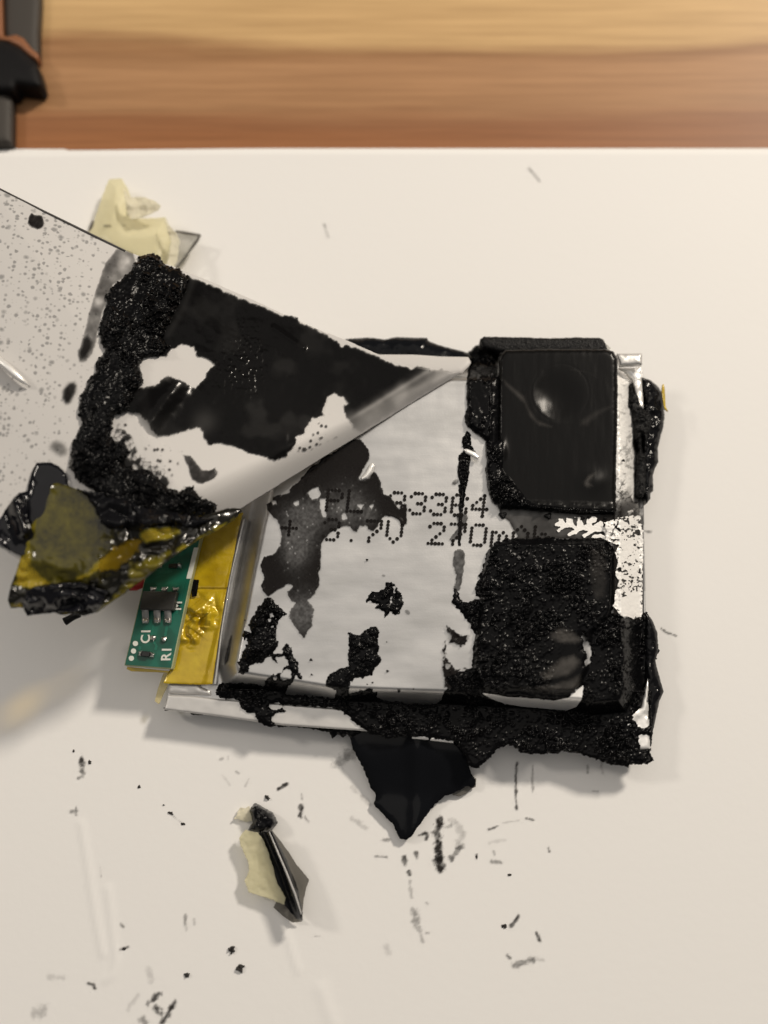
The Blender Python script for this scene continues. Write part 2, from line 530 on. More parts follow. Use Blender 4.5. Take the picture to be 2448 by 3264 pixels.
# turn the upper edge very slightly, as in the photograph
me = paper.data
co = np.empty(len(me.vertices) * 3, np.float32); me.vertices.foreach_get('co', co); co = co.reshape(-1, 3)
wtop = sstep(ptop - 1.2, ptop, co[:, 1])
co[:, 1] -= wtop * .024 * sstep(-1.0, -3.4, co[:, 0])
me.vertices.foreach_set('co', co.ravel()); me.update()
lower = prism('paper', zz('S', [(-600, 474), (205, 475), (232, 484), (236, 560), (-600, 600)]), -.020, -.036, M_paper)
tag(lower, 'second paper sheet below, its edge peeking out at the top left beside the dark tool', 'paper')

# smears rubbed onto the paper: thin flat residue
def wave(P, s, seed): return fbm(P, s, seed, 4, .6)
def smear(pts, w, a, seed, rag=1.0):
    pts = np.asarray(pts, float)
    if len(pts) == 1: pts = np.concatenate([pts, pts + .5])
    lo = pts.min(0) - w * 2.2; hi = pts.max(0) + w * 2.2
    box = np.array([lo, (hi[0], lo[1]), hi, (lo[0], hi[1])])
    def al(P, sd):
        d = seg_d(P, pts) / w
        v = 1.2 - .9 * d + rag * 1.9 * (wave(P, 13, seed) - .5)
        return np.clip(a * sstep(.05, 1.05, v), 0, 1) * (.65 + .35 * sstep(.35, .6, wave(P, 9, seed + 3)))
    def zf(P, sd): return paper_z(at(P, 0)[:, 0], at(P, 0)[:, 1]) + .004
    return patch('smear', [box], zf, M_smear, paper, step=4.0, attrs={'alpha': al}, seed=seed)
SM = [('L', [(266, 118), (268, 150)], 15, .85), ('L', [(268, 175), (272, 190)], 14, .6), ('L', [(250, 212), (272, 208)], 12, .55),
      ('L', [(740, 405), (795, 455)], 2.5, .6), ('L', [(205, 400), (225, 395)], 10, .3),
      ('L', [(236, 372), (236, 412)], 6, .5), ('L', [(1308, 272), (1350, 248)], 9, .85), ('L', [(1425, 360), (1425, 415)], 12, .85),
      ('L', [(1430, 300), (1430, 325)], 7, .3), ('L', [(1445, 420), (1465, 445)], 5, .4),
      ('L', [(1000, 116), (1010, 112)], 8, .4), ('L', [(1040, 100), (1040, 118)], 5, .45),
      ('L', [(303, 1303), (332, 1310), (336, 1330)], 9, .75), ('L', [(815, 940), (812, 990)], 9, .35),
      ('L', [(860, 965), (862, 990)], 9, .25), ('L', [(468, 980), (486, 1005)], 8, .45), ('L', [(475, 1122), (508, 1110)], 9, .6),
      ('L', [(620, 1405), (675, 1355)], 16, .75), ('L', [(660, 1430), (680, 1460)], 20, .95),
      ('L', [(690, 1510), (730, 1450), (760, 1395)], 15, .9), ('L', [(590, 1490), (600, 1510)], 22, .4),
      ('L', [(365, 690), (367, 735)], 7, .3), ('L', [(1500, 1052), (1525, 1052)], 6, .25), ('L', [(20, 1470), (60, 1440)], 30, .22),
      ('L', [(90, 1270), (160, 1270)], 18, .14), ('L', [(620, 1230), (640, 1290)], 18, .14), ('L', [(510, 1440), (560, 1365)], 14, .13),
      ('L', [(1010, 200), (1050, 250)], 8, .14), ('L', [(1080, 180), (1100, 190)], 6, .3), ('L', [(1150, 220), (1130, 260)], 6, .2),
      ('M', [(462, 185), (452, 230), (456, 300), (457, 330)], 15, 1.0), ('M', [(455, 335), (458, 360)], 21, 1.0),
      ('M', [(505, 190), (530, 205), (540, 245), (528, 285)], 15, .24), ('M', [(540, 280), (500, 330)], 10, .6),
      ('M', [(480, 215), (500, 210)], 8, .35), ('M', [(330, 325), (332, 350)], 10, .75), ('M', [(372, 308), (376, 328)], 9, .7),
      ('M', [(348, 375), (352, 388)], 8, .75), ('M', [(350, 410), (358, 470)], 7, .25), ('M', [(365, 520), (375, 570)], 16, .38),
      ('M', [(385, 580), (397, 630)], 9, .28), ('M', [(385, 242), (415, 235), (412, 255)], 7, .8), ('M', [(720, 575), (747, 540)], 7, .85),
      ('M', [(813, 598), (826, 628)], 7, .8), ('M', [(735, 715), (770, 705), (795, 700)], 12, .5), ('M', [(790, 690), (840, 700)], 10, .2),
      ('M', [(708, 680), (718, 692)], 6, .6), ('M', [(775, 180), (803, 188)], 4.5, .75), ('M', [(640, 222), (672, 210)], 4.5, .6),
      ('M', [(690, 198), (750, 188)], 4, .2), ('M', [(650, 338), (685, 342)], 7, .45), ('M', [(657, 300), (662, 315)], 6, .3),
      ('M', [(858, 290), (861, 302)], 4, .5), ('M', [(742, -20), (738, 50), (738, 110), (743, 148)], 5.5, .75),
      ('M', [(800, -10), (797, 40), (802, 85)], 5, .38), ('M', [(595, 315), (595, 328)], 3.5, .6), ('M', [(225, 320), (265, 323)], 5, .5),
      ('M', [(245, 262), (275, 258)], 7, .4), ('M', [(1000, -10), (1000, 14)], 5, .35), ('M', [(1050, -10), (1056, 16)], 5, .25),
      ('M', [(1020, 82), (1036, 84)], 4, .35), ('M', [(265, 650), (275, 670)], 12, .15), ('M', [(140, 180), (190, 215)], 10, .18),
      ('M', [(640, 270), (700, 260)], 7, .12), ('M', [(410, 600), (420, 602)], 5, .35), ('M', [(412, 490), (416, 494)], 5, .25),
      ('Y', [(1142, 362), (1166, 391)], 2.2, .45), ('Y', [(702, 486), (703, 492)], 3, .6), ('Y', [(705, 498), (709, 512)], 2, .3),
      ('Y', [(1428, 1357), (1440, 1366), (1460, 1373)], 2.2, .7), ('Y', [(1390, 1146), (1406, 1149)], 2, .6),
      ('Y', [(1300, 1640), (1300, 1650)], 3, .3), ('Y', [(154, 1752), (166, 1752)], 4, .3), ('Y', [(400, 1985), (402, 2010)], 4, .18),
      ('Y', [(760, 1700), (800, 1740)], 5, .16), ('Y', [(745, 1630), (775, 1620)], 14, .30), ('K', [(380, 380), (440, 330)], 40, .30)]
for k, (r, pts, w, a) in enumerate(SM):
    smear(zz(r, pts), w * REG[r][2], a, 100 + k * 5)

# ------------------------------------------------------------------ crumbs of dried goo lying on the paper
def crumb(r, x, y, rx, ry, ang, label, group=None, seed=0, T=.03):
    c = zz(r, [(x, y)])[0]; s = REG[r][2]
    th = np.linspace(0, 2 * math.pi, 22, endpoint=False)
    rr = 1 + .6 * (fbm(np.stack([np.cos(th) * 2 + seed, np.sin(th) * 2], 1), .7, seed, 3) - .5) * 2
    a = math.radians(ang)
    q = .86 * np.stack([rx * s * rr * np.cos(th), ry * s * rr * np.sin(th)], 1)
    q = np.stack([q[:, 0] * math.cos(a) - q[:, 1] * math.sin(a), q[:, 0] * math.sin(a) + q[:, 1] * math.cos(a)], 1) + c
    def zf(P, sd): return .004 + T * (1 - np.exp(sd / 3.0)) * (.5 + worley(P, 9, seed)[0])
    o = patch('crumb', [q], zf, M_crumb, None, step=1.8, rough=3.4, rscale=9, seed=seed, thick=.008)
    tag(o, label, 'crumb', group)
    return o
GR = 'black crumbs scattered on the paper'
CR = [('L', 568, 263, 9, 9, 0, 'tiny round black crumb alone on the paper below the circuit board'), ('L', 700, 358, 8, 5, 0, 'smallest black crumb of three in a slanting row, at the upper left end'),
      ('L', 735, 402, 14, 8, 20, 'flat black crumb at the upper end of a thin slanting dark line'), ('L', 800, 458, 15, 9, 10, 'flat black crumb at the lower end of a thin slanting dark line'),
      ('L', 222, 72, 5, 9, 0, 'tiny crumb above the mottled grey smear at the left'), ('L', 308, 128, 8, 14, -10, 'tall thin crumb just right of the mottled grey smear at the left'),
      ('L', 490, 1119, 10, 7, 0, 'tiny black crumb right of the long paper crease at the bottom left'), ('M', 715, 388, 7, 5, 0, 'tiny lone crumb below right of the thick black smear'),
      ('M', 695, 576, 10, 9, 0, 'round black crumb beside a short slanting smear at the lower right'), ('M', 595, 322, 3.5, 7, 0, 'tiny upright crumb right of the thick black smear pair')]
for k, c in enumerate(CR):
    crumb(*c, GR, 300 + k * 4, .014)
crumb('L', 1250, 320, 11, 17, -15, 'small black crumb just above the torn scrap with the dark ridge', GR, 350)
crumb('L', 820, 1258, 20, 15, -35, 'lone round black crumb near the bottom of the paper, left of the crumb pair', GR, 355)
crumb('L', 1057, 1122, 20, 21, 20, 'upper of two black crumbs below the torn scrap', GR, 360)
crumb('L', 1105, 1222, 22, 24, 0, 'lower of two black crumbs below the torn scrap', GR, 365)

# ------------------------------------------------------------------ dark tool at the upper left
root = at(zz('Q', [(60, 1000)]), -.045)[0]
tool = thing('hand_tool', 'blurred dark grey tool with a black fin lying on the wood at the upper left', 'tool', root)
patch('handle', [zz('Q', [(-700, 1180), (120, 1230), (165, 1330), (170, 1600), (165, 2030), (-700, 2060)])],
      lambda P, sd: .06 + .05 * (1 - np.exp(sd / 14)), M_tool, tool, step=5, thick=.12)
patch('blade_plate', [zz('Q', [(50, -700), (575, -700), (565, 60), (540, 500), (545, 760), (400, 840), (90, 620), (60, 400)])],
      lambda P, sd: .04 + .05 * (1 - np.exp(sd / 12)), M_tool, tool, step=5, thick=.10)
patch('fin', [zz('Q', [(-700, 600), (0, 570), (120, 600), (280, 680), (400, 790), (520, 900), (560, 1020), (595, 1200), (550, 1245),
                       (420, 1235), (250, 1210), (190, 1300), (-700, 1300)])],
      lambda P, sd: .14 + .07 * (1 - np.exp(sd / 16)), M_toolblack, tool, step=4, thick=.16)
patch('trim', [zz('Q', [(-20, 480), (90, 520), (220, 490), (330, 540), (440, 680), (545, 770), (530, 860), (430, 800), (280, 670), (120, 590), (-20, 570)])],
      lambda P, sd: .12 + .03 * (1 - np.exp(sd / 5)), M_copper, tool, step=3, thick=.1)
patch('trim', [zz('Q', [(-60, -500), (20, -500), (42, 420), (50, 520), (-60, 540)])],
      lambda P, sd: .10 + .03 * (1 - np.exp(sd / 4)), M_copper, tool, step=4, thick=.1)

# ------------------------------------------------------------------ yellow torn tape behind the label
scrap = thing('tape_scrap', 'crumpled cream yellow scrap of torn tape sticking out behind the peeled label', 'tape scrap', at(zz('B', [(850, 400)]), 0)[0])
def zs(base, amp, seed, sc=60):
    return lambda P, sd: base + amp * fbm(P, sc, seed, 3) + .015 * (1 - np.exp(sd / 6))
patch('cream_film', [zz('B', [(705, 40), (790, 38), (830, 110), (842, 160), (838, 230), (850, 300), (960, 300), (1070, 292), (1100, 350), (1128, 400),
                              (1120, 480), (1090, 600), (1060, 700), (900, 640), (700, 560), (560, 440), (575, 385), (610, 310), (660, 160)])],
      lambda P, sd: .12 + .06 * fbm(P, 130, 3, 2) + .05 * sstep(0, -60, sd), M_cream, scrap, step=4, rough=3, rscale=30, thick=.008, seed=3)
patch('torn_flap', [zz('B', [(800, 100), (838, 160), (930, 158), (1010, 188), (1042, 215), (1020, 245), (900, 292), (850, 305), (820, 240)])],
      lambda P, sd: .26 + .10 * fbm(P, 40, 9, 3), M_pale, scrap, step=3, rough=2.5, rscale=20, thick=.008, seed=6)
patch('torn_flap', [zz('B', [(1060, 292), (1100, 340), (1140, 392), (1165, 440), (1150, 560), (1110, 640), (1080, 600), (1110, 450), (1080, 360)])],
      lambda P, sd: .27 + .08 * fbm(P, 40, 19, 3), M_pale, scrap, step=3, rough=3, rscale=20, thick=.008, seed=8)
patch('clear_film', [zz('B', [(1130, 380), (1205, 393), (1300, 405), (1270, 450), (1220, 520), (1175, 580), (1130, 640), (1060, 620), (1100, 420)])],
      lambda P, sd: .10 + .08 * fbm(P, 60, 12, 2), M_clear, scrap, step=4, thick=.012)
for k, ln in enumerate([[(1140, 380), (1205, 393), (1298, 406)], [(1298, 406), (1270, 450), (1220, 520), (1175, 580), (1140, 620)], [(577, 380), (592, 345), (604, 312)]]):
    p = at(zz('B', ln), .16)
    tube('film_edge', p, [.010, .017, .010, .012, .010][:len(p)], M_greyfilm, scrap, 6)
def soot(P, sd): return .75 * sstep(.48, .62, fbm(P, 9, 44, 3)) * sstep(0, -8, sd)
patch('soot_mark', [zz('B', [(635, 350), (660, 335), (720, 330), (760, 330), (850, 335), (860, 350), (770, 355), (720, 372), (650, 362)])],
      lambda P, sd: .12 + .06 * fbm(P, 130, 3, 2) + .058, M_smear, scrap, step=3, attrs={'alpha': soot})
patch('soot_mark', [zz('B', [(815, 250), (835, 240), (848, 255), (835, 290), (820, 300)])],
      lambda P, sd: .12 + .06 * fbm(P, 130, 3, 2) + .062, M_smear, scrap, step=3, attrs={'alpha': lambda P, sd: .6 * sstep(0, -5, sd)})

# ------------------------------------------------------------------ the battery
ZF, ZT = .20, .48
bat = thing('battery', 'silver pouch battery with dot print, smeared with black goo, on the white paper', 'battery', at([(1400, 1700)], 0)[0])
FL = zz('S', [(525, 2262), (900, 2310), (1131, 2328), (1445, 2358), (1614, 2372), (1850, 2384), (2076, 2394), (2074, 2334), (2066, 2170), (2058, 1936),
              (2052, 1620), (2049, 1290), (2048, 1176), (1400, 1160), (1180, 1150), (900, 1150), (788, 1150), (660, 1690), (610, 1900), (538, 2190)])
BT = zz('S', [(924, 1180), (1960, 1190), (1992, 1222), (2004, 1400), (2008, 1900), (2014, 2200), (1985, 2254), (1900, 2262), (1840, 2252), (1720, 2246), (1581, 2236),
              (1400, 2228), (1067, 2216), (900, 2190), (740, 2166), (728, 2120), (790, 1800), (825, 1640)])
def zbody(P):
    s = sdf(P, BT)
    t = sstep(-32, 34, s)
    return ZT - (ZT - ZF) * t + .010 * (fbm(P, 160, 77, 2) - .5) + .003 * (fbm(P, 45, 79, 2) - .5) + .004 * sstep(-30, -200, s)
patch('pouch', [FL], lambda P, sd: zbody(P), M_foil, bat, step=4.0, thick=.03)
ft = at(FL, ZF); fc = ft.mean(0)
# foam block the cell rests on, hidden below it
inner = zz('S', [(820, 2220), (1300, 2270), (1950, 2330), (1960, 1250), (950, 1240), (720, 2000)])
prism('backing_pad', inner, .168, .002, M_under, bat)

# folded side seam along the lower edge
patch('side_seam', [zz('S', [(536, 2214), (620, 2219), (700, 2229), (880, 2243), (1063, 2258), (1250, 2275), (1445, 2295), (1600, 2312), (1600, 2368), (1445, 2357), (1134, 2328), (900, 2312), (700, 2284), (523, 2262)])],
      lambda P, sd: ZF + .03 + .012 * (1 - np.exp(sd / 2)) + .004 * fbm(P, 30, 8, 2), M_seam, bat, step=2.4, thick=.04)
# thin bright lip of the seam further right
for seg in ([(1314, 2346), (1366, 2350)], [(1372, 2352), (1445, 2360)], [(1580, 2366), (1614, 2370)]):
    p = at(zz('S', seg), ZF + .03)
    tube('seam_lip', p, [.022] * len(p), M_bright, bat, 8)
# folded silver tab upper right
patch('foil_tab', [zz('P', [(428, 285), (725, 283), (727, 412), (465, 424), (450, 350)])],
      lambda P, sd: .42 + .02 * (1 - np.exp(sd / 5)) + .005 * fbm(P, 14, 2, 2), M_seam, bat, step=2.5, thick=.04)
patch('foil_corner', [zz('P', [(445, 450), (600, 455), (718, 440), (718, 600), (735, 800), (742, 930), (700, 900), (650, 730), (620, 590), (520, 490)])],
      lambda P, sd: .31 + .02 * (1 - np.exp(sd / 6)) + .02 * fbm(P, 22, 4, 2), M_bright, bat, step=2.5, thick=.03)

# ---- dot print (flat ink)
FONT = {'P': '1111010001100011111010000100001000 0'.replace(' ', ''), 'L': '10000100001000010000100001000011111',
        '3': '01110100010000100110000011000101110', '6': '01110100011000011110100011000101110', '4': '00010001100101010010111110001000010',
        '+': '00000001000010011111001000010000000', '.': '00000000000000000000000000000000100', '7': '11111000010000100010001000100001000',
        'V': '10001100011000110001100010101000100', '2': '01110100010000100010001000100011111', '0': '01110100011000110001100011000101110',
        'm': '00000000001101010101101011010110101', 'A': '00100010101000110001111111000110001', 'h': '10000100001011011001100011000110001'}
def print_dots():
    def line(txt, x0, y0, pitch):
        for k, ch in enumerate(txt):
            if ch == ' ': continue
            bits = FONT[ch]; V = []; F = []
            for r in range(7):
                for c in range(5):
                    if bits[r * 5 + c] == '1':
                        dx = k * pitch + c * 11.4
                        x = x0 + dx - r * 1.25
                        y = y0 + dx * .037 + r * 10.7
                        p = at([(x, y)], 0)[0]
                        rr = 5.7 * (1 + .10 * math.sin(k * 7 + r * 3 + c * 5))
                        ring = [(x + rr * math.cos(a), y + rr * math.sin(a)) for a in np.linspace(0, -2 * math.pi, 10, endpoint=False)]
                        zc = zbody(np.array([(x, y)]))[0] + .0075
                        b0 = len(V)
                        V.extend(at(ring, zc) - off(bat))
                        F.append(list(range(b0, b0 + 10)))
            me = bpy.data.meshes.new('printed_character')
            me.from_pydata([tuple(v) for v in V], [], F); me.update()
            link('printed_character', me, M_dot, bat, False)
    line('PL 3336', 1047, 1562, 66.4)
    line('4', 1511, 1579, 66.4)
    line('+ 3.7V 270mAh', 903, 1650, 67.0)
print_dots()

# ---- see-through dark film across the left of the print
ST1 = zz('G', [(560, 215), (700, 120), (880, 0), (960, 0), (1010, 80), (1020, 130), (980, 200), (940, 290), (960, 312), (1020, 290), (1050, 215), (1100, 330), (1125, 410),
               (1180, 430), (1200, 480), (1240, 530), (1260, 490), (1295, 490), (1292, 560), (1300, 640), (1260, 640), (1230, 600), (1130, 575),
               (1110, 600), (1080, 660), (1040, 685), (1000, 680), (980, 655), (940, 660), (920, 700), (890, 690), (870, 660), (800, 660), (760, 680),
               (700, 730), (650, 790), (655, 880), (640, 960), (630, 1050), (635, 1110), (590, 1170), (550, 1215), (600, 1280), (590, 1330), (580, 1400),
               (545, 1450), (520, 1500), (460, 1440), (400, 1340), (430, 1270), (450, 1240), (390, 1180), (400, 1150), (430, 1110), (395, 1090), (330, 1130),
               (270, 1180), (240, 1190), (200, 1150), (195, 1100), (215, 1050), (200, 1000), (190, 950), (220, 890), (300, 860), (335, 800), (340, 740),
               (335, 640), (310, 600), (260, 570), (240, 540), (235, 490), (270, 470), (300, 430), (400, 400), (420, 350), (500, 290)])
H1 = [zz('G', p) for p in ([(545, 400), (570, 375), (620, 368), (642, 410), (620, 445), (580, 452)], [(640, 450), (682, 450), (690, 500), (682, 580), (660, 584), (645, 510)],
                            [(800, 570), (830, 555), (842, 600), (815, 607)], [(925, 500), (967, 494), (950, 532)], [(275, 470), (300, 462), (308, 485), (285, 492)],
                            [(1010, 500), (1040, 495), (1030, 530)], [(450, 475), (470, 470), (470, 490), (455, 492)])]
def gl(P, r, x, y, rad):
    c = zz(r, [(x, y)])[0]; R = rad * REG[r][2]
    return np.exp(-((P[:, 0] - c[0]) ** 2 + (P[:, 1] - c[1]) ** 2) / R ** 2)
def a_st1(P, sd):
    thin = np.clip(.9 * gl(P, 'G', 460, 620, 170) + .95 * gl(P, 'G', 470, 800, 130) + 1.0 * gl(P, 'G', 840, 510, 190) + 1.15 * gl(P, 'G', 510, 1310, 190) + .5 * gl(P, 'G', 440, 930, 100)
                   + .6 * gl(P, 'G', 560, 560, 110) + .6 * gl(P, 'G', 1020, 570, 70), 0, 1)
    a = .998 - .36 * thin
    a = a - .34 * thin * (fbm(P, 6, 3, 2) - .45)
    f1, f2, rid = worley(P, 8.0, 21)
    a = a - .5 * (rid > .955) * (f1 < .36) * np.clip(thin * 1.6, 0, 1)
    ring = np.exp(sd / 9.0) * (1 - gl(P, 'G', 500, 1340, 150))
    return np.clip(np.maximum(a, .97 * ring) * sstep(0, -2.2, sd), 0, 1)
patch('residue_film', [ST1], lambda P, sd: zbody(P) + .011 + .004 * np.exp(-((sd + 5) / 4) ** 2) + .004 * fbm(P, 14, 45, 3), M_stain, bat, holes=H1, step=2.2, rough=6.0, rscale=22, seed=2, attrs={'alpha': a_st1})
patch('foil_flake', [zz('G', [(1012, 190), (1040, 178), (1052, 205), (1040, 255), (1000, 300), (955, 314), (945, 292), (980, 250)])],
      lambda P, sd: ZT + .022 + .025 * (1 - np.exp(sd / 5)), M_bright, bat, step=2.4, thick=.01)

# brownish film between the two pads
ST2 = zz('I', [(500, 140), (700, 140), (1000, 170), (1280, 170), (1340, 205), (1300, 260), (1260, 300), (1240, 380), (1100, 360), (850, 345), (590, 355), (620, 330), (585, 270), (560, 225), (505, 205)])
patch('residue_film', [ST2], lambda P, sd: zbody(P) + .010, M_stain, bat, step=2.4, rough=2.5, rscale=12, seed=5,
      attrs={'alpha': lambda P, sd: np.clip((.62 + .3 * (fbm(P, 40, 4, 3) - .4) + .3 * np.exp(sd / 8) + .25 * gl(P, 'I', 1200, 250, 130)) * sstep(0, -2, sd), 0, 1)})
LEAF = zz('I', [(865, 250), (900, 230), (890, 215), (920, 215), (940, 240), (945, 210), (980, 215), (990, 250), (1010, 265), (1020, 215), (1000, 205), (1040, 203), (1050, 240), (1060, 260),
                (1080, 250), (1075, 215), (1120, 200), (1150, 210), (1140, 235), (1110, 245), (1120, 262), (1170, 225), (1187, 240), (1190, 270), (1220, 235), (1260, 235), (1300, 270), (1370, 298),
                (1330, 312), (1250, 310), (1235, 340), (1225, 368), (1180, 340), (1100, 345), (1120, 325), (1170, 315), (1200, 325), (1190, 297), (1130, 302), (1060, 340), (1048, 322),
                (1090, 295), (1050, 287), (1010, 312), (960, 332), (948, 316), (1000, 287), (985, 272), (940, 272), (890, 302), (878, 290), (910, 268), (870, 262)])
patch('leaf_gap', [LEAF], lambda P, sd: zbody(P) + .014, M_frost, bat, step=1.6, rough=2.6, rscale=8)

def zgoo(P): return np.where(P[:, 1] > 2200, np.maximum(zbody(P), ZF + .05), zbody(P))
# ---- goo lumps and crusts on the pouch
def crust(T, cell=15, amp=.022, seed=0, wid=9.0, base=zbody, smooth=None, lift=.004):
    def f(P, sd):
        f1, f2, rid = worley(P, cell, seed)
        dome = np.exp(-(f1 / (.26 + .22 * rid)) ** 2) * (.1 + 1.3 * rid)
        g1, g2, r2 = worley(P, cell * 2.1, seed + 5)
        dome2 = np.exp(-(g1 / .40) ** 2) * r2
        e = 1 - np.exp(np.minimum(sd, 0) / wid)
        l = amp * (1.05 * dome + .8 * dome2 + .9 * (fbm(P, 60, seed + 3, 2) - .4))
        m = sstep(.40, .62, fbm(P, 52, seed + 9, 4))
        big = fbm(np.stack([P[:, 0] * .8, P[:, 1] * .5], 1), 34, seed + 15, 2)
        l = l * (.30 + 1.0 * m) + amp * 1.1 * (1 - .6 * m) * (big - .4)
        if smooth is not None: l = l * (1 - smooth(P))
        return base(P) + lift + e * (T + l)
    return f
patch('goo_patch', [zz('H', [(345, 130), (380, 128), (440, 190), (500, 250), (475, 272), (440, 300), (430, 360), (420, 440), (440, 470), (440, 500), (400, 550), (350, 592), (310, 632), (260, 632),
                             (220, 642), (215, 680), (180, 712), (150, 690), (150, 650), (135, 620), (160, 590), (165, 540), (210, 480), (200, 450), (240, 400), (230, 360), (215, 330), (250, 280), (290, 210)]),
                    zz('H', [(178, 385), (220, 383), (237, 400), (190, 447), (170, 420)]), zz('H', [(345, 575), (400, 555), (470, 555), (480, 570), (420, 578), (440, 625), (425, 632), (395, 590)])],
      crust(.03, 11, .028, 3), M_goo, bat, step=1.8, rough=6.5, rscale=11, seed=4,
      holes=[zz('H', p) for p in ([(380, 255), (398, 250), (402, 270), (385, 275)], [(360, 290), (385, 288), (390, 315), (365, 318)], [(390, 345), (410, 342), (408, 358), (392, 358)], [(410, 290), (430, 285), (425, 310)])])
patch('goo_patch', [zz('H', [(510, 468), (530, 500), (560, 580), (592, 620), (600, 690), (627, 720), (617, 752), (592, 740), (572, 705), (562, 765), (520, 800), (500, 860), (870, 892), (882, 830),
                             (795, 790), (818, 722), (900, 672), (970, 640), (972, 400), (1000, 398), (1060, 420), (1090, 380), (1140, 350), (1182, 348), (1207, 370), (1196, 440), (1200, 540), (1190, 556),
                             (1228, 590), (1212, 632), (1180, 660), (1150, 710), (1080, 742), (1020, 730), (985, 780), (982, 852), (1080, 832), (1140, 820), (1190, 850), (1185, 885), (1300, 915), (1500, 935), (1680, 940),
                             (1680, 1195), (1460, 1182), (1260, 1192), (1130, 1152), (1040, 1092), (990, 1032), (930, 992), (850, 962), (480, 934), (490, 1000), (430, 992), (392, 1030), (402, 1082), (380, 1112), (340, 1092), (290, 1062), (260, 1002),
                             (200, 987), (160, 962), (150, 902), (0, 888), (-30, 850), (0, 785), (60, 768), (250, 782), (330, 800), (345, 762), (400, 715), (460, 700), (488, 652), (518, 640), (520, 600), (490, 580), (470, 540), (488, 482)])],
      crust(.022, 12, .020, 9, 9.0, zgoo), M_goo, bat, step=2.2, rough=7, rscale=12, seed=11,
      holes=[zz('H', [(380, 935), (440, 928), (470, 950), (455, 980), (395, 978), (372, 955)]), zz('H', [(465, 712), (500, 665), (535, 680), (540, 735), (500, 762), (455, 745)]), zz('H', [(405, 735), (430, 728), (435, 752), (412, 756)])])
patch('goo_patch', [zz('H', [(1130, 112), (1145, 90), (1190, 85), (1250, 60), (1255, 20), (1290, 8), (1340, 50), (1370, 100), (1392, 170), (1352, 252), (1310, 256), (1290, 232), (1250, 282), (1235, 230),
                             (1200, 216), (1170, 216), (1190, 182), (1130, 152), (1105, 175), (1100, 160)])],
      crust(.018, 12, .018, 15), M_goo, bat, step=1.8, rough=6, rscale=9, seed=13,
      holes=[zz('H', [(1310, 40), (1332, 62), (1322, 90), (1300, 130), (1298, 190), (1288, 190), (1290, 125), (1312, 85), (1318, 62), (1300, 45)])])
# big crusted pad at the lower right
SMOOTHJ = lambda P: np.clip(gl(P, 'J', 1000, 330, 130) + gl(P, 'J', 930, 560, 120) + gl(P, 'J', 1000, 480, 110) + .8 * gl(P, 'J', 1160, -150, 110) + .8 * gl(P, 'J', 1160, 0, 90), 0, 1)
HJ = [zz('J', p) for p in (
    [(385, 640), (470, 652), (560, 668), (660, 672), (760, 680), (860, 692), (960, 672), (1030, 610), (1056, 590), (1046, 680), (1010, 732), (950, 755), (840, 747), (660, 732), (540, 712), (450, 680)],
    [(1480, 550), (1490, 700), (1496, 860), (1440, 870), (1400, 830), (1405, 770), (1440, 738), (1460, 640)],
    [(1425, 925), (1500, 918), (1502, 1012), (1432, 1012)],
    [(1040, 262), (1062, 245), (1098, 300), (1108, 360), (1102, 430), (1080, 470), (1068, 455), (1088, 400), (1076, 362), (1046, 352), (1062, 305)])]
BIG = zz('J', [(420, -286), (470, -356), (560, -381), (700, -381), (850, -395), (900, -376), (1100, -381), (1210, -366), (1260, -326), (1280, -256), (1262, -166), (1270, -86), (1262, 34),
               (1240, 110), (1300, 130), (1380, 148), (1430, 122), (1470, 105), (1510, 160), (1540, 240), (1550, 360), (1530, 430), (1500, 520), (1505, 700), (1510, 910),
               (1500, 1030), (1518, 1080), (1480, 1107), (1340, 1122), (1220, 1110), (1150, 1082), (1050, 1045), (930, 1030), (800, 1042), (650, 1042), (620, 1012), (560, 978), (490, 1012),
               (440, 1072), (400, 1112), (330, 1142), (300, 1112), (240, 1000), (200, 965), (0, 925), (-20, 850), (0, 752), (120, 690), (130, 660), (160, 600), (150, 530), (240, 490), (315, 482),
               (320, 380), (340, 260), (300, 180), (260, 115), (210, 75), (188, 30), (198, -42), (215, -48), (235, 0), (262, 32), (285, 40), (372, 15), (350, -5), (340, -45), (360, -105), (385, -165), (400, -225)])
def zpadJ(P):
    c = zz('J', [(840, 130)])[0]
    s = sdf(P, zz('J', [(440, -340), (560, -365), (1180, -360), (1260, -280), (1250, 100), (1110, 250), (1090, 480), (1000, 640), (400, 620), (330, 480), (400, -200)]))
    return zgoo(P) + .045 * sstep(6, -14, s)
patch('crusted_pad', [BIG], crust(.015, 12, .021, 21, 7.0, zpadJ, SMOOTHJ), M_goo, bat, step=2.3, rough=7, rscale=12, seed=17, holes=HJ, thick=.03)
patch('foil_corner', [zz('J', [(1250, 735), (1330, 760), (1440, 735), (1470, 600), (1484, 540), (1500, 900), (1506, 1015), (1420, 1015), (1380, 930), (1290, 880)])],
      lambda P, sd: ZF + .035 + .02 * (1 - np.exp(sd / 6)) + .02 * fbm(P, 30, 3, 2), M_bright, bat, step=2.5, thick=.03)
# grey smear on bright strips
patch('residue_film', [zz('J', [(360, 620), (480, 660), (760, 672), (860, 684), (960, 664), (1062, 560), (1115, 400), (1100, 280), (1050, 235), (1020, 300), (1060, 420), (1000, 560), (860, 610), (500, 600)])],
      lambda P, sd: zbody(P) + .0065, M_stain, bat, step=2.5, rough=3, attrs={'alpha': lambda P, sd: np.clip(.95 - .3 * fbm(P, 30, 6, 3) - .5 * gl(P, 'J', 1090, 350, 70), 0, 1) * sstep(0, -26, sd)})

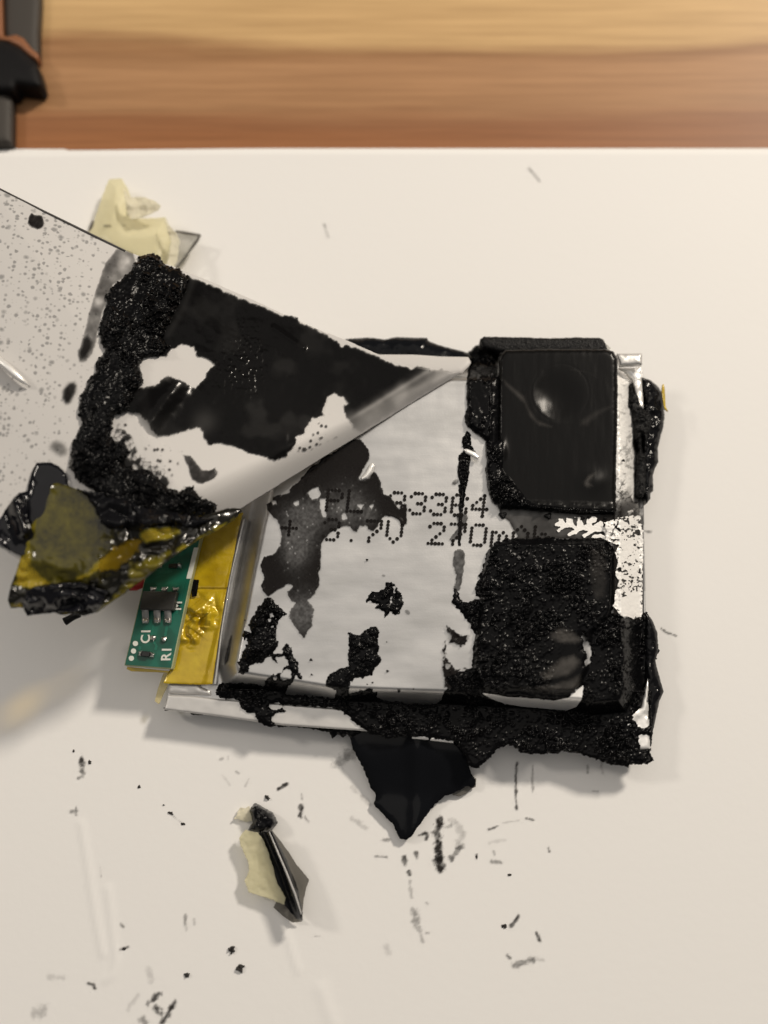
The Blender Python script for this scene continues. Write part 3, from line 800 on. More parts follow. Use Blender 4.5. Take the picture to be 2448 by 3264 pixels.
# smooth upper pad
PADU = zz('D', [(392, 300), (400, 262), (432, 232), (700, 228), (1080, 228), (1130, 245), (1156, 290), (1157, 700), (1148, 1000), (1146, 1180), (1148, 1275), (1110, 1297), (900, 1287), (700, 1266), (500, 1252), (392, 1245), (384, 900), (386, 500)])
cD = zz('D', [(785, 512)])[0]; rD = 188 * .49186
def zpadU(P, sd):
    r = np.hypot(P[:, 0] - cD[0], P[:, 1] - cD[1])
    z = .034 * (1 - np.exp(sd / 5.0))
    dome = -.044 * np.clip(1 - (r / rD * (1 + .25 * (fbm(P, 50, 3, 2) - .5))) ** 2, 0, 1) ** 1.6 * sstep(1.0, -.8, ((P[:, 0] - cD[0]) - (P[:, 1] - cD[1])) / (1.6 * rD))
    ring = -.0008 * np.exp(-((r - rD) / 4.0) ** 2)
    c2 = zz('D', [(1000, 1090)])[0]; r2 = np.hypot((P[:, 0] - c2[0]), (P[:, 1] - c2[1])) / (75 * .49)
    d2 = .020 * np.exp(-r2 ** 2)
    q1 = zz('D', [(410, 890)])[0]; q = np.hypot((P[:, 0] - q1[0]) / (28 * .49), (P[:, 1] - q1[1]) / (70 * .49))
    d3 = .022 * np.exp(-q ** 2)
    lump = .030 * sstep(.52, .75, fbm(P, 34, 8, 4)) * sstep(0, 1, (P[:, 1] - 1480) / 140) * np.clip(1 - (r / rD) ** 8, 0, 1)
    wrk = .0035 * (fbm(np.stack([P[:, 0], P[:, 1] * .25], 1), 26, 12, 3) - .5)
    ridge = .016 * sstep(26, 0, np.abs(P[:, 1] - (1612 + .03 * (P[:, 0] - 1600)))) * (.4 + fbm(P, 22, 31, 3))
    return ZT + .010 + z + dome + ring + d2 + d3 + lump + wrk + ridge
patch('adhesive_pad', [PADU], zpadU, M_pad, bat, step=2.2, thick=.05, rough=1.6, rscale=16)
M_haze = film('oil_and_sheen_haze', (.16, .15, .14), .3, .05, 20)  # oil on the upper pad, painted highlights on the lower one
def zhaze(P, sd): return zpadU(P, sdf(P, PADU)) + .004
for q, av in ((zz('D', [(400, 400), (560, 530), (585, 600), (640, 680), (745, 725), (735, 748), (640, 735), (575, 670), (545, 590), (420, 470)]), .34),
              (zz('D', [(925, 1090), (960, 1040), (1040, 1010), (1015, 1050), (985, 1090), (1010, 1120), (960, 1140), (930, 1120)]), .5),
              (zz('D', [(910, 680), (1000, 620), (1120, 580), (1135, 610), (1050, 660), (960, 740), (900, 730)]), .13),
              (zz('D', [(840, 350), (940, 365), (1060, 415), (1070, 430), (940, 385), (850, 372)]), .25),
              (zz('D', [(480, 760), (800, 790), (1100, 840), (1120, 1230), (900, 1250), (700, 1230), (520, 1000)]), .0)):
    patch('oil_and_sheen', [q], zhaze, M_haze, bat, step=2.4, attrs={'alpha': lambda P, sd, av=av: av * sstep(1, -22, sd) * (.5 + fbm(np.stack([P[:, 0], P[:, 1] * .2], 1), 14, 5, 3))})
patch('goo_edge', [zz('D', [(188, 250), (240, 204), (330, 215), (430, 226), (400, 262), (392, 400), (388, 900), (392, 1250), (340, 1200), (318, 1130), (300, 1010), (312, 970), (300, 900), (312, 832), (220, 762), (170, 712), (164, 660),
                            (182, 610), (174, 540), (180, 400), (190, 330)])],
      lambda P, sd: crust(.045, 16, .012, 40, 7.0)(P, sd) + .012 * np.exp(-((P[:, 0] - 1564 - .0 * P[:, 1]) / 4.0) ** 2), M_goo, bat, step=2.3, rough=3.0, rscale=10, seed=23, thick=.05)
patch('goo_edge', [zz('D', [(300, 830), (420, 800), (440, 900), (420, 1000), (600, 1215), (800, 1240), (1000, 1255), (1145, 1262), (1140, 1300), (900, 1300), (700, 1282), (500, 1268), (395, 1268), (340, 1215), (312, 1130), (298, 1010), (310, 960), (298, 890)])],
      lambda P, sd: crust(.07, 12, .026, 47, 8.0)(P, sd), M_goo, bat, step=2.3, rough=3.0, rscale=10, seed=29)
patch('backing_strip', [zz('D', [(265, 165), (290, 148), (500, 152), (690, 160), (850, 155), (1040, 155), (1062, 165), (1078, 195), (1090, 232), (1000, 250), (400, 250), (285, 215), (270, 190)])],
      lambda P, sd: .40 + .02 * (1 - np.exp(sd / 5)) + .006 * fbm(P, 10, 3, 3), M_goo_dull, bat, step=2.6, thick=.1, rough=2, rscale=14)
patch('loose_film', [zz('D', [(1030, 160), (1066, 165), (1080, 195), (1112, 222), (1100, 240), (1040, 235)])], lambda P, sd: .39 + .02 * fbm(P, 20, 3, 2), M_clear, bat, step=2.6, thick=.006, rough=2)

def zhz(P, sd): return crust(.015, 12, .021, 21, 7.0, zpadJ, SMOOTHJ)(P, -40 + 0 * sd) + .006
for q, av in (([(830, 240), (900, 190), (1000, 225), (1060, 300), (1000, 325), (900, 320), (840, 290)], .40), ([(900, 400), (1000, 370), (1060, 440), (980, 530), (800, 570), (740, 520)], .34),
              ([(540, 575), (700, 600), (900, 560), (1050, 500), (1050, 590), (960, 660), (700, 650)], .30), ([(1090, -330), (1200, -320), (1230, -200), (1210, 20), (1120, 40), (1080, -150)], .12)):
    patch('oil_and_sheen', [zz('J', q)], zhz, M_haze, bat, step=2.4, rough=4, attrs={'alpha': lambda P, sd, av=av: av * sstep(1, -20, sd) * (.3 + 1.2 * fbm(P, 24, 5, 3))})  # grey patches paint highlights and a shoulder gradient onto the crusted pad
patch('shoulder_highlight', [HJ[0]], lambda P, sd: zbody(P) + .012, M_bright, bat, step=2.2)  # brighter foil laid over the shoulder as a painted highlight

# vertical streak of goo on the pouch
patch('goo_streak', [zz('D', [(150, 800), (180, 762), (206, 780), (206, 850), (232, 890), (205, 912), (192, 1050), (172, 1150), (160, 1255), (132, 1250), (136, 1100), (118, 1040), (125, 920), (160, 885), (150, 840)])],
      crust(.022, 11, .022, 51), M_goo, bat, step=2.0, rough=3, rscale=8, seed=31)
patch('goo_streak', [zz('I', [(228, -10), (285, -10), (272, 60), (255, 240), (246, 395), (226, 395), (232, 200), (240, 60)])], crust(.004, 10, .010, 55), M_goo, bat, step=2.0, rough=3, rscale=9, seed=33)
patch('residue_film', [zz('I', [(205, 415), (270, 415), (277, 500), (258, 600), (240, 690), (196, 690), (215, 600), (190, 500)]), zz('I', [(215, 180), (285, 180), (295, 215), (270, 280), (190, 380), (172, 350), (225, 280)])],
      lambda P, sd: zbody(P) + .012, M_stain, bat, step=2.2, rough=5, rscale=12, seed=36, attrs={'alpha': lambda P, sd: np.clip(.45 + .5 * (fbm(P, 14, 5, 3) - .3) + .3 * np.exp(sd / 4), 0, 1) * sstep(0, -2.5, sd)})
patch('foil_flake', [zz('D', [(158, 878), (180, 875), (230, 895), (262, 925), (250, 945), (215, 925), (175, 905)])], lambda P, sd: ZT + .06 + .012 * (1 - np.exp(sd / 4)), M_bright, bat, step=2.0, thick=.008)
# crumpled smears left of the lower pad
patch('residue_film', [zz('J', [(150, 190), (240, 250), (270, 260), (330, 250), (300, 290), (250, 340), (200, 310), (150, 300), (150, 400), (210, 480), (260, 470), (330, 500), (300, 620), (140, 600), (130, 480), (125, 330), (160, 240)])],
      lambda P, sd: zbody(P) + .010 + .02 * fbm(P, 18, 3, 3), M_stain, bat, step=2.2, rough=7, rscale=14, seed=38,
      attrs={'alpha': lambda P, sd: np.clip(1.0 * sstep(.40, .54, fbm(P, 17, 63, 4)) + .5 * gl(P, 'J', 240, 280, 60) + .3 * gl(P, 'J', 170, 420, 60), 0, 1) * sstep(0, -3, sd)})

# dark veins over the silver strip at the right
def veins(P, sd):
    Q = P + 9 * np.stack([fbm(P, 24, 91, 3) - .5, fbm(P, 24, 95, 3) - .5], 1)
    n = fbm(Q, 17, 61, 3)
    y = (P[:, 1] - 1180) / 800.0
    den = sstep(.30, .62, y)
    gate = sstep(.38, .55, fbm(P, 46, 69, 3) + .22 * den)
    v = sstep(.075, .02, np.abs(n - .5)) * gate * (.30 + .7 * den)
    m = fbm(Q, 9, 63, 2)
    v = np.maximum(v, .85 * sstep(.06, .015, np.abs(m - .5)) * gate * den)
    right = sstep(2016, 2036, P[:, 0] + 40 * (fbm(P, 26, 71, 4) - .5)) * sstep(1180, 1260, P[:, 1]) * sstep(1640, 1560, P[:, 1])
    top = sstep(.55, .60, fbm(P, 26, 75, 4) + .25 * gl(P, 'S', 1995, 1640, 50)) * gl(P, 'S', 2000, 1640, 60)
    v = np.maximum(v, .85 * sstep(1625, 1650, P[:, 1]))
    calm = 0 * v
    return np.clip(np.maximum(np.maximum(v, right), top) * (1 - .9 * np.clip(calm, 0, 1)), 0, .97) * sstep(0, -2, sd)
patch('silver_strip', [zz('S', [(1964, 1186), (1990, 1184), (2012, 1200), (2022, 1300), (2034, 1500), (2040, 1940), (2020, 1966), (1990, 1968), (1962, 1940), (1960, 1700), (1963, 1400)])],
      lambda P, sd: zbody(P) + .012 + .016 * fbm(P, 9, 41, 3) * (1 - np.exp(sd / 5)), M_frost, bat, step=2.0, rough=3, rscale=10, seed=41)
patch('vein_film', [zz('S', [(1960, 1190), (2044, 1200), (2052, 1500), (2054, 1960), (1955, 1960)])],
      lambda P, sd: zbody(P) + .034, M_stain, bat, step=1.7, attrs={'alpha': veins})
def dendrite(P, sd):
    Q = P + 10 * np.stack([fbm(P, 20, 91, 3) - .5, fbm(P, 20, 95, 3) - .5], 1)
    n = fbm(Q, 15, 161, 2); m = fbm(Q, 8, 163, 2)
    g = np.minimum(np.abs(n - .5) * 42, np.abs(m - .5) * 34 + 1.2)
    calm = np.clip(gl(P, 'I', 1340, 400, 50) + 1.3 * gl(P, 'I', 1360, 790, 80), 0, 1)
    return np.maximum(sd, 2.4 * (1 - calm) - g)
patch('frost_crust', [zz('I', [(1195, 240), (1280, 212), (1340, 195), (1430, 195), (1452, 300), (1446, 860), (1390, 872), (1300, 852), (1258, 790), (1268, 700), (1292, 620), (1268, 590), (1285, 500), (1270, 440), (1292, 385), (1232, 372), (1190, 335), (1215, 300)])],
      lambda P, sd: zbody(P) + .040 + .008 * fbm(P, 9, 41, 3), M_frost, bat, step=1.6, rough=4, rscale=12, seed=141, sdmod=dendrite)
patch('goo_clump', [zz('P', [(570, 650), (612, 618), (640, 740), (692, 752), (722, 830), (742, 930), (812, 980), (852, 1060), (832, 1150), (792, 1230), (772, 1480), (772, 1900), (742, 1970), (650, 1970), (664, 1480), (690, 1420), (660, 1310), (640, 1300), (622, 1100), (602, 980), (556, 900)])],
      lambda P, sd: np.maximum(zbody(P), .27) + .02 + crust(.03, 11, .02, 71, 6.0, lambda P: 0 * P[:, 0])(P, sd), M_goo_dull, bat, step=2.0, rough=3, rscale=9, seed=43, thick=.06,
      holes=[zz('P', [(725, 1250), (748, 1260), (756, 1400), (748, 1470), (728, 1420), (718, 1330)])])
patch('goo_tongue', [zz('P', [(722, 560), (832, 600), (900, 660), (962, 740), (982, 900), (992, 1000), (972, 1150), (932, 1300), (912, 1400), (916, 1560), (872, 1640), (852, 1720), (858, 1900), (822, 1922), (824, 1990), (782, 2042), (742, 1960), (742, 1500), (742, 1200), (742, 900), (735, 760)])],
      lambda P, sd: .24 + .05 * (1 - np.exp(sd / 9)) + .05 * fbm(P, 26, 5, 3) - .0007 * np.clip(P[:, 0] - 2050, 0, 99), M_goo_smooth, bat, step=2.0, rough=1.5, rscale=18, seed=44, thick=.08)
patch('amber_lip', [zz('P', [(962, 650), (980, 640), (992, 700), (1002, 900), (1032, 968), (990, 935), (972, 850), (955, 730)])], lambda P, sd: .30 + .01 * (1 - np.exp(sd / 4)), M_kapton, bat, step=2.0, thick=.012)
patch('goo_tongue', [zz('J', [(1470, 100), (1515, 160), (1545, 240), (1553, 360), (1532, 430), (1562, 540), (1588, 630), (1562, 690), (1545, 760), (1530, 830), (1512, 915), (1470, 900), (1460, 500), (1450, 300)])],
      lambda P, sd: .19 + .05 * (1 - np.exp(sd / 8)) + .03 * fbm(P, 30, 15, 3), M_goo_smooth, bat, step=2.2, rough=1.5, rscale=18, seed=46, thick=.08)
# ragged goo hanging under the lower seam
for q in (zz('H', [(280, 1040), (340, 1092), (380, 1112), (430, 1096), (440, 1112), (520, 1100), (640, 1118), (760, 1132), (830, 1150), (850, 1192), (890, 1162), (930, 1187), (960, 1165), (1005, 1192), (1060, 1160), (1100, 1150), (1000, 1110), (600, 1070), (400, 1040)]),
          zz('R', [(64, 2085), (110, 2070), (100, 2105), (75, 2110)]), zz('R', [(290, 2110), (360, 2100), (440, 2130), (430, 2150), (330, 2146)])):
    patch('goo_fringe', [q], lambda P, sd: .16 + crust(.02, 12, .016, 81, 5.0, lambda P: 0 * P[:, 0])(P, sd), M_goo, bat, step=2.0, rough=3, rscale=9, seed=48, thick=.05)

# small specks stuck to the pouch
SPK = [('H', 690, 600, 12), ('H', 695, 712, 9), ('H', 1268, 685, 11), ('H', 1355, 838, 12), ('H', 1155, 772, 8), ('H', 1115, 785, 6), ('H', 190, 300, 6), ('H', 1262, 465, 5), ('H', 1465, 820, 6),
       ('G', 995, 910, 10), ('I', 1405, 398, 15), ('I', 1390, 245, 14), ('D', 1193, 952, 12), ('D', 1075, 1325, 12), ('I', 1050, 210, 16), ('I', 1095, 205, 12), ('I', 525, 190, 26), ('I', 825, 195, 24)]
for k, (r, x, y, rad) in enumerate(SPK):
    c = zz(r, [(x, y)])[0]; R = rad * REG[r][2]
    th = np.linspace(0, 2 * math.pi, 14, endpoint=False)
    q = c + R * np.stack([np.cos(th), .8 * np.sin(th)], 1) * (1 + .25 * np.sin(th * 3 + k))[:, None]
    patch('goo_speck', [q], lambda P, sd: zbody(P) + .016 + .012 * (1 - np.exp(sd / 2)), M_goo_dull, bat, step=1.6)
for k, (r, x, y, rad) in enumerate([('H', 1420, 240, 22), ('G', 1120, 1030, 14), ('G', 1655, 330, 18), ('D', 105, 1090, 22)]):
    c = zz(r, [(x, y)])[0]; R = rad * REG[r][2]
    th = np.linspace(0, 2 * math.pi, 14, endpoint=False)
    q = c + R * np.stack([np.cos(th), np.sin(th)], 1) * (1 + .2 * np.sin(th * 2 + k))[:, None]
    patch('residue_film', [q], lambda P, sd: zbody(P) + .011, M_stain, bat, step=1.8, attrs={'alpha': lambda P, sd: .38 * sstep(0, -3, sd)})

# dark patch on the left wall and the folded end
patch('wall_dark_patch', [zz('R', [(690, 1390), (715, 1400), (700, 1520), (680, 1640), (650, 1690), (618, 1690), (630, 1600), (660, 1480)])], lambda P, sd: zbody(P) + .006, M_film, bat, step=2.2, rough=2,
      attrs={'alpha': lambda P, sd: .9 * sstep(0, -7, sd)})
patch('end_fold', [zz('R', [(800, 300), (830, 300), (690, 900), (610, 1400), (560, 1870), (505, 1870), (530, 1780), (610, 1250), (700, 760)])],
      lambda P, sd: ZF + .035 + .006 * (1 - np.exp(sd / 3)), M_foil, bat, step=2.4, thick=.03)
patch('end_fold', [zz('R', [(100, 1840), (380, 1850), (420, 1890), (500, 1920), (505, 1965), (380, 1960), (110, 1952)])],
      lambda P, sd: ZF + .015 + .015 * (1 - np.exp(sd / 6)) + .01 * fbm(P, 30, 3, 2), M_seam, bat, step=2.4, thick=.03)

# amber tape over the tab end
def zkap(P, sd):
    c = np.clip(gl(P, 'R', 380, 1220, 150) + .8 * gl(P, 'R', 300, 1420, 100) + .35 * gl(P, 'R', 520, 1130, 120), 0, 1)
    f1, f2, rid = worley(P, 40, 5)
    cr = .06 * c * (np.abs(fbm(P, 44, 3, 2) - .5) * 4 + .45 * (rid - .5))
    wl_ = .012 * fbm(P, 50, 13, 3)
    line = -.012 * np.exp(-((P[:, 1] - zz('R', [(0, 970)])[0, 1]) / 4.0) ** 2)
    fold = .02 * sstep(0, 20, (P[:, 0] - 672) + .235 * (P[:, 1] - 2050))
    return ZF + .06 + cr + wl_ + line + fold + .006 * (1 - np.exp(sd / 4))
patch('amber_tape', [zz('R', [(340, 250), (810, 250), (770, 400), (690, 800), (640, 1050), (585, 1400), (520, 1862), (380, 1866), (90, 1855), (60, 1850), (100, 1760), (140, 1700), (230, 1300), (330, 850)])],
      zkap, M_kapton, bat, step=2.2, thick=.012, rough=1)
patch('tape_tail', [zz('R', [(60, 1760), (150, 1740), (110, 1860), (60, 1960), (20, 2050), (-20, 2020), (10, 1900)])], lambda P, sd: .15 + .02 * fbm(P, 30, 3, 2), M_ambertail, bat, step=3, thick=.006)
patch('tape_dark_patch', [zz('R', [(345, 875), (395, 880), (385, 960), (372, 1030), (330, 1040), (325, 980)])], lambda P, sd: ZF + .085 + .01 * fbm(P, 12, 3, 2), M_goo, bat, step=2, thick=.01)  # small black patch on the tape

# ---- circuit board
ZB = .37
pcb = prism('circuit_board', zz('F', [(805, 1365), (1115, 1387), (1180, 1080), (1240, 800), (1290, 590), (1330, 440), (1040, 440), (940, 790), (870, 1090)]), ZB, ZB - .085, M_pcbedge, bat, .004)
def on_board(name, poly, mat, dz=.003, thick=None, bev=0.0, base=ZB, smooth=False):
    o = prism(name, poly, base + dz, base - .002 if thick is None else base + dz - thick, mat, None, bev, smooth)
    o.parent = pcb
    o.location = -off(bat)
    return o
on_board('solder_mask', zz('F', [(810, 1360), (1108, 1380), (1173, 1080), (1232, 800), (1281, 590), (1320, 445), (1045, 445), (945, 790), (875, 1090)]), M_pcb, .004)
on_board('amber_underlay', zz('F', [(825, 1372), (1095, 1400), (1090, 1412), (850, 1402), (820, 1388)]), M_kapton, -.09, .03)
for q in ([(985, 1098), (1003, 1098), (990, 1170), (976, 1170)], [(1075, 1100), (1092, 1100), (1078, 1172), (1062, 1172)], [(985, 1205), (1000, 1205), (1022, 1240), (1012, 1268), (998, 1262), (1006, 1240)],
          [(1180, 830), (1196, 830), (1150, 1030), (1136, 1030)], [(1020, 760), (1110, 745), (1112, 760), (1022, 776)], [(900, 1240), (915, 1240), (910, 1262), (898, 1262)]):
    on_board('copper_trace', zz('F', q), M_trace, .0065)
on_board('silk_bar', zz('F', [(1257, 600), (1286, 600), (1238, 802), (1207, 802)]), M_ink, .007)
chip = on_board('chip', zz('F', [(925, 882), (1148, 884), (1122, 1008), (903, 1002)]), M_chip, .085, .075, .008)
def lump(name, poly, z0, T, mat, step=1.6, w=3.0, seed=0):
    o = patch(name, [poly], lambda P, sd: z0 + T * (1 - np.exp(sd / w)) * (.7 + .6 * fbm(P, 7, seed, 3)), mat, None, step=step)
    o.parent = pcb; o.location = -off(bat)
    return o
for k, x in enumerate((940, 1016, 1086)):
    p = at(zz('F', [(x, 985), (x + 2, 1022), (x + 4, 1050), (x + 4, 1085)]), np.array([ZB + .06, ZB + .055, ZB + .02, ZB + .016]))
    V = []
    for q in p:
        for sx, sz in ((-.026, -.007), (.026, -.007), (.026, .007), (-.026, .007)): V.append(q + np.array([sx, 0, sz]))
    Fq = [[i * 4 + a, i * 4 + (a + 1) % 4, (i + 1) * 4 + (a + 1) % 4, (i + 1) * 4 + a] for i in range(3) for a in range(4)] + [[3, 2, 1, 0], [12, 13, 14, 15]]
    o = link('pin', quads('pin', V, Fq), M_pin, None, False); o.parent = pcb; o.location = -off(bat)
    lump('solder_joint', zz('F', [(x - 20, 1052), (x + 24, 1050), (x + 28, 1072), (x + 24, 1098), (x - 18, 1094), (x - 22, 1072)]), ZB + .005, .035, M_solder, seed=k)
    xt = (995, 1070, 1142)[k]
    lump('solder_joint', zz('F', [(xt - 22, 855), (xt + 20, 853), (xt + 22, 872), (xt + 10, 890), (xt - 22, 888)]), ZB + .005, .03, M_solder, seed=k + 9)
for k, (x, y, r) in enumerate(((994, 1186, 21), (1064, 1194, 22))):
    th = np.linspace(0, 2 * math.pi, 12, endpoint=False)
    lump('solder_joint', zz('F', np.stack([x + r * np.cos(th), y + r * 1.05 * np.sin(th)], 1)), ZB + .005, .03, M_solder, seed=k + 20)
for k, (x, y) in enumerate(((877, 1222), (865, 1271), (851, 1318))):
    th = np.linspace(0, 2 * math.pi, 16, endpoint=False)
    on_board('test_pad', zz('F', np.stack([x + 17 * np.cos(th), y + 17 * np.sin(th)], 1)), M_ink, .008)
on_board('resistor', zz('F', [(918, 1270), (968, 1274), (964, 1308), (912, 1304)]), M_black, .04, .036, .004)
lump('solder_joint', zz('F', [(898, 1270), (922, 1268), (918, 1308), (893, 1306)]), ZB + .005, .034, M_solder, seed=31)
lump('solder_joint', zz('F', [(966, 1272), (990, 1275), (1006, 1288), (1000, 1318), (965, 1312)]), ZB + .005, .034, M_solder, seed=33)
on_board('resistor', zz('R', [(112, 728), (190, 725), (186, 768), (106, 766)]), M_black, .04, .036, .004)
lump('solder_joint', zz('R', [(186, 728), (205, 715), (236, 728), (234, 774), (182, 766)]), ZB + .005, .034, M_solder, seed=35)
lump('solder_joint', zz('R', [(10, 745), (50, 738), (52, 770), (0, 772)]), ZB + .005, .03, M_solder, seed=37)
def lettering(txt, r, x, y, size, skew):
    """silk-screen letters turned a quarter turn, reading upwards"""
    cu = bpy.data.curves.new('silk_text', 'FONT'); cu.body = txt; cu.size = 1.0; cu.offset = .022
    to = bpy.data.objects.new('silk_text', cu); col.objects.link(to)
    bpy.context.view_layer.update()
    me = bpy.data.meshes.new_from_object(to.evaluated_get(bpy.context.evaluated_depsgraph_get()))
    bpy.data.objects.remove(to)
    n = len(me.vertices); co = np.empty(n * 3, np.float32); me.vertices.foreach_get('co', co); co = co.reshape(-1, 3)
    # text x runs up the picture, text y runs left
    px = x - co[:, 1] * size + co[:, 0] * size * skew
    py = y - co[:, 0] * size
    W = at(zz(r, np.stack([px, py], 1)), ZB + .009) - off(bat)
    me.vertices.foreach_set('co', W.astype(np.float32).ravel()); me.update()
    for p in me.polygons: p.use_smooth = False
    o = bpy.data.objects.new('silk_text', me); col.objects.link(o); me.materials.append(M_ink)
    o.parent = pcb
lettering('C1', 'F', 968, 1222, 82, .06)
lettering('R1', 'F', 1102, 1336, 86, .10)
lettering('M', 'F', 1172, 1008, 78, .12)
p = at(zz('F', [(960, 800), (915, 835), (880, 850), (840, 850)]), np.array([.30, .30, .31, .33]))
tube('red_wire', p, [.038] * 4, M_red, bat, 10)

# silver-white seam piece and dark film at the top edge
patch('white_edge', [zz('C', [(960, 555), (1040, 570), (1250, 570), (1430, 582), (1612, 586), (1630, 620), (1612, 650), (1570, 690), (1490, 700), (1300, 700), (1100, 650)])],
      lambda P, sd: .44 + .02 * (1 - np.exp(sd / 8)) - .02 * sstep(1190, 1130, P[:, 1]), M_label, bat, step=3, thick=.02, attrs={'speck': 0.0})
fs = patch('black_film_strip', [zz('C', [(780, 480), (830, 466), (960, 460), (1070, 472), (1110, 462), (1150, 455), (1240, 460), (1345, 462), (1350, 480), (1400, 500), (1500, 530), (1612, 558), (1660, 600), (1600, 640), (1250, 640), (1040, 600), (900, 560)])],
           lambda P, sd: .22 + .06 * (1 - np.exp(sd / 12)) + .05 * fbm(P, 50, 3, 3), M_tape, None, step=3, rough=2, rscale=30, thick=.015)
tag(fs, 'long thin black film strip sticking out above the battery, right of the peeled label', 'film strip')

# black triangular film hanging out below the battery
tri = patch('black_film', [zz('K', [(400, 120), (440, 190), (460, 260), (490, 330), (540, 420), (582, 540), (622, 590), (602, 650), (640, 690), (730, 780), (778, 878), (812, 892), (870, 850), (930, 750), (1000, 660), (1070, 600),
                                    (1130, 578), (1222, 528), (1252, 545), (1278, 520), (1262, 470), (1230, 400), (1240, 300), (1130, 180), (700, 120)])],
            lambda P, sd: .05 + .10 * sstep(2560, 2340, P[:, 1]) + .02 * fbm(P, 110, 3, 2) + .03 * np.exp(-((P[:, 0] - 1330) / 30) ** 2) + .02 * (1 - np.exp(sd / 10)), M_tape, None, step=3.2, rough=4, rscale=22, thick=.02, seed=7)
tag(tri, 'glossy black triangular film poking out below the battery onto the paper', 'film')
gs = patch('grey_film', [zz('K', [(1120, 560), (1222, 520), (1235, 480), (1282, 478), (1278, 535), (1250, 548), (1215, 580), (1170, 598), (1125, 590)])], lambda P, sd: .035 + .01 * fbm(P, 20, 3, 2), M_greyfilm, None, step=3, thick=.006)
tag(gs, 'small grey translucent film bit at the right edge of the black triangular film', 'film')

# ------------------------------------------------------------------ torn scrap with dark ridge on the paper below
sc = thing('torn_scrap', 'torn scrap of cream and grey film with a glossy black ridge, lying below the battery', 'film scrap', at(zz('L', [(1270, 680)]), 0)[0])
def zr(P):
    d = seg_d(P, zz('L', [(1240, 480), (1330, 680), (1400, 840), (1430, 960)]))
    return d
patch('cream_film', [zz('L', [(1130, 490), (1200, 508), (1235, 560), (1275, 680), (1305, 780), (1345, 850), (1335, 885), (1280, 862), (1190, 832), (1150, 822), (1128, 762), (1152, 700), (1140, 640), (1108, 580), (1098, 530)])],
      lambda P, sd: .10 + .08 * np.exp(-zr(P) / 40) + .01 * fbm(P, 20, 2, 2), M_cream, sc, step=3, rough=3, rscale=16, thick=.008, seed=51)
patch('black_ridge', [zz('L', [(1195, 505), (1272, 498), (1335, 620), (1402, 780), (1434, 930), (1432, 972), (1400, 962), (1340, 885), (1308, 795), (1278, 720), (1238, 600)])],
      lambda P, sd: .12 + .13 * np.exp(-(seg_d(P, zz('L', [(1262, 500), (1345, 690), (1432, 950)])) / 14) ** 2), M_tape, sc, step=2.6, rough=2.5, rscale=10, thick=.012, seed=53)
tube('ridge_highlight', at(zz('L', [(1258, 500), (1300, 600), (1345, 705), (1395, 830), (1428, 935)]), .262), [.003, .006, .007, .007, .005], M_seam, sc, 8)  # pale thread along the ridge, a painted highlight
patch('grey_film', [zz('L', [(1268, 488), (1340, 580), (1400, 670), (1468, 752), (1452, 800), (1440, 855), (1434, 935), (1385, 780), (1325, 640)])],
      lambda P, sd: .05 + .14 * np.exp(-seg_d(P, zz('L', [(1270, 500), (1345, 690), (1432, 950)])) / 20), M_greyfilm, sc, step=3, rough=1.5, thick=.008)
patch('grey_film', [zz('L', [(1300, 860), (1345, 880), (1400, 955), (1432, 975), (1380, 980), (1330, 945), (1280, 900)])], lambda P, sd: .05 + .01 * fbm(P, 20, 4, 2), M_greyfilm, sc, step=3, thick=.008)
patch('goo_head', [zz('L', [(1150, 390), (1180, 350), (1222, 370), (1272, 402), (1302, 452), (1272, 492), (1210, 512), (1143, 490), (1172, 450)])],
      lambda P, sd: .06 + crust(.09, 22, .05, 91, 10.0, lambda P: 0 * P[:, 0])(P, sd), M_goo_smooth, sc, step=2.4, rough=3, rscale=12, thick=.05, seed=57)
patch('pale_film', [zz('L', [(1072, 432), (1090, 395), (1105, 375), (1150, 368), (1168, 400), (1172, 440), (1130, 448), (1110, 440)])], lambda P, sd: .03 + .02 * fbm(P, 20, 5, 2), M_pale, sc, step=3, rough=4, rscale=10, thick=.006, seed=59)

# ------------------------------------------------------------------ the peeled label, curled up off the battery
A0 = np.array([1467.0, 1189.0]); B0 = np.array([703.0, 1660.0])
DV = (B0 - A0) / np.linalg.norm(B0 - A0); NV = np.array([DV[1] * -1, DV[0]])   # NV points up and left
if NV[1] > 0: NV = -NV
def zlab(P):
    W = P - A0
    t = W @ DV; d = W @ NV
    r = np.clip(16 + .14 * t, 16, 150)
    x = np.clip((d + 2) / r, 0, 1)
    roll = (r * .0017) * np.sin(x * math.pi / 2)
    lift = .34 * sstep(150, 1300, t) + .00010 * np.clip(d - 100, 0, 900) * sstep(300, 900, t)
    return ZT + .015 + roll + lift + .02 * (fbm(P, 260, 3, 2) - .5)
lab = thing('peeled_label', 'white label sheet peeled off the battery and curled up, coated in black goo', 'peeled label', at([(400, 1300)], ZT)[0])
LAB = zz('S', [(-260, 470), (0, 599), (140, 670), (280, 739), (420, 808), (556, 850), (700, 909), (810, 958), (916, 1007), (1020, 1052), (1108, 1086), (1241, 1145), (1315, 1172), (1400, 1186), (1467, 1189),
               (1390, 1236), (1270, 1310), (1152, 1383), (1121, 1402), (970, 1494), (826, 1584), (760, 1625), (703, 1655), (560, 1690), (400, 1700), (200, 1720), (100, 1770), (64, 1785), (0, 1745), (-260, 1640)])
patch('label_sheet', [LAB], lambda P, sd: zlab(P), M_label, lab, step=4.0, thick=.012, rough=1.2, rscale=40,
      attrs={'speck': lambda P, sd: np.clip(sstep(420, 200, P[:, 0] + .25 * (P[:, 1] - 1000)) + .5 * gl(P, 'N', 480, 1060, 200), 0, 1)})
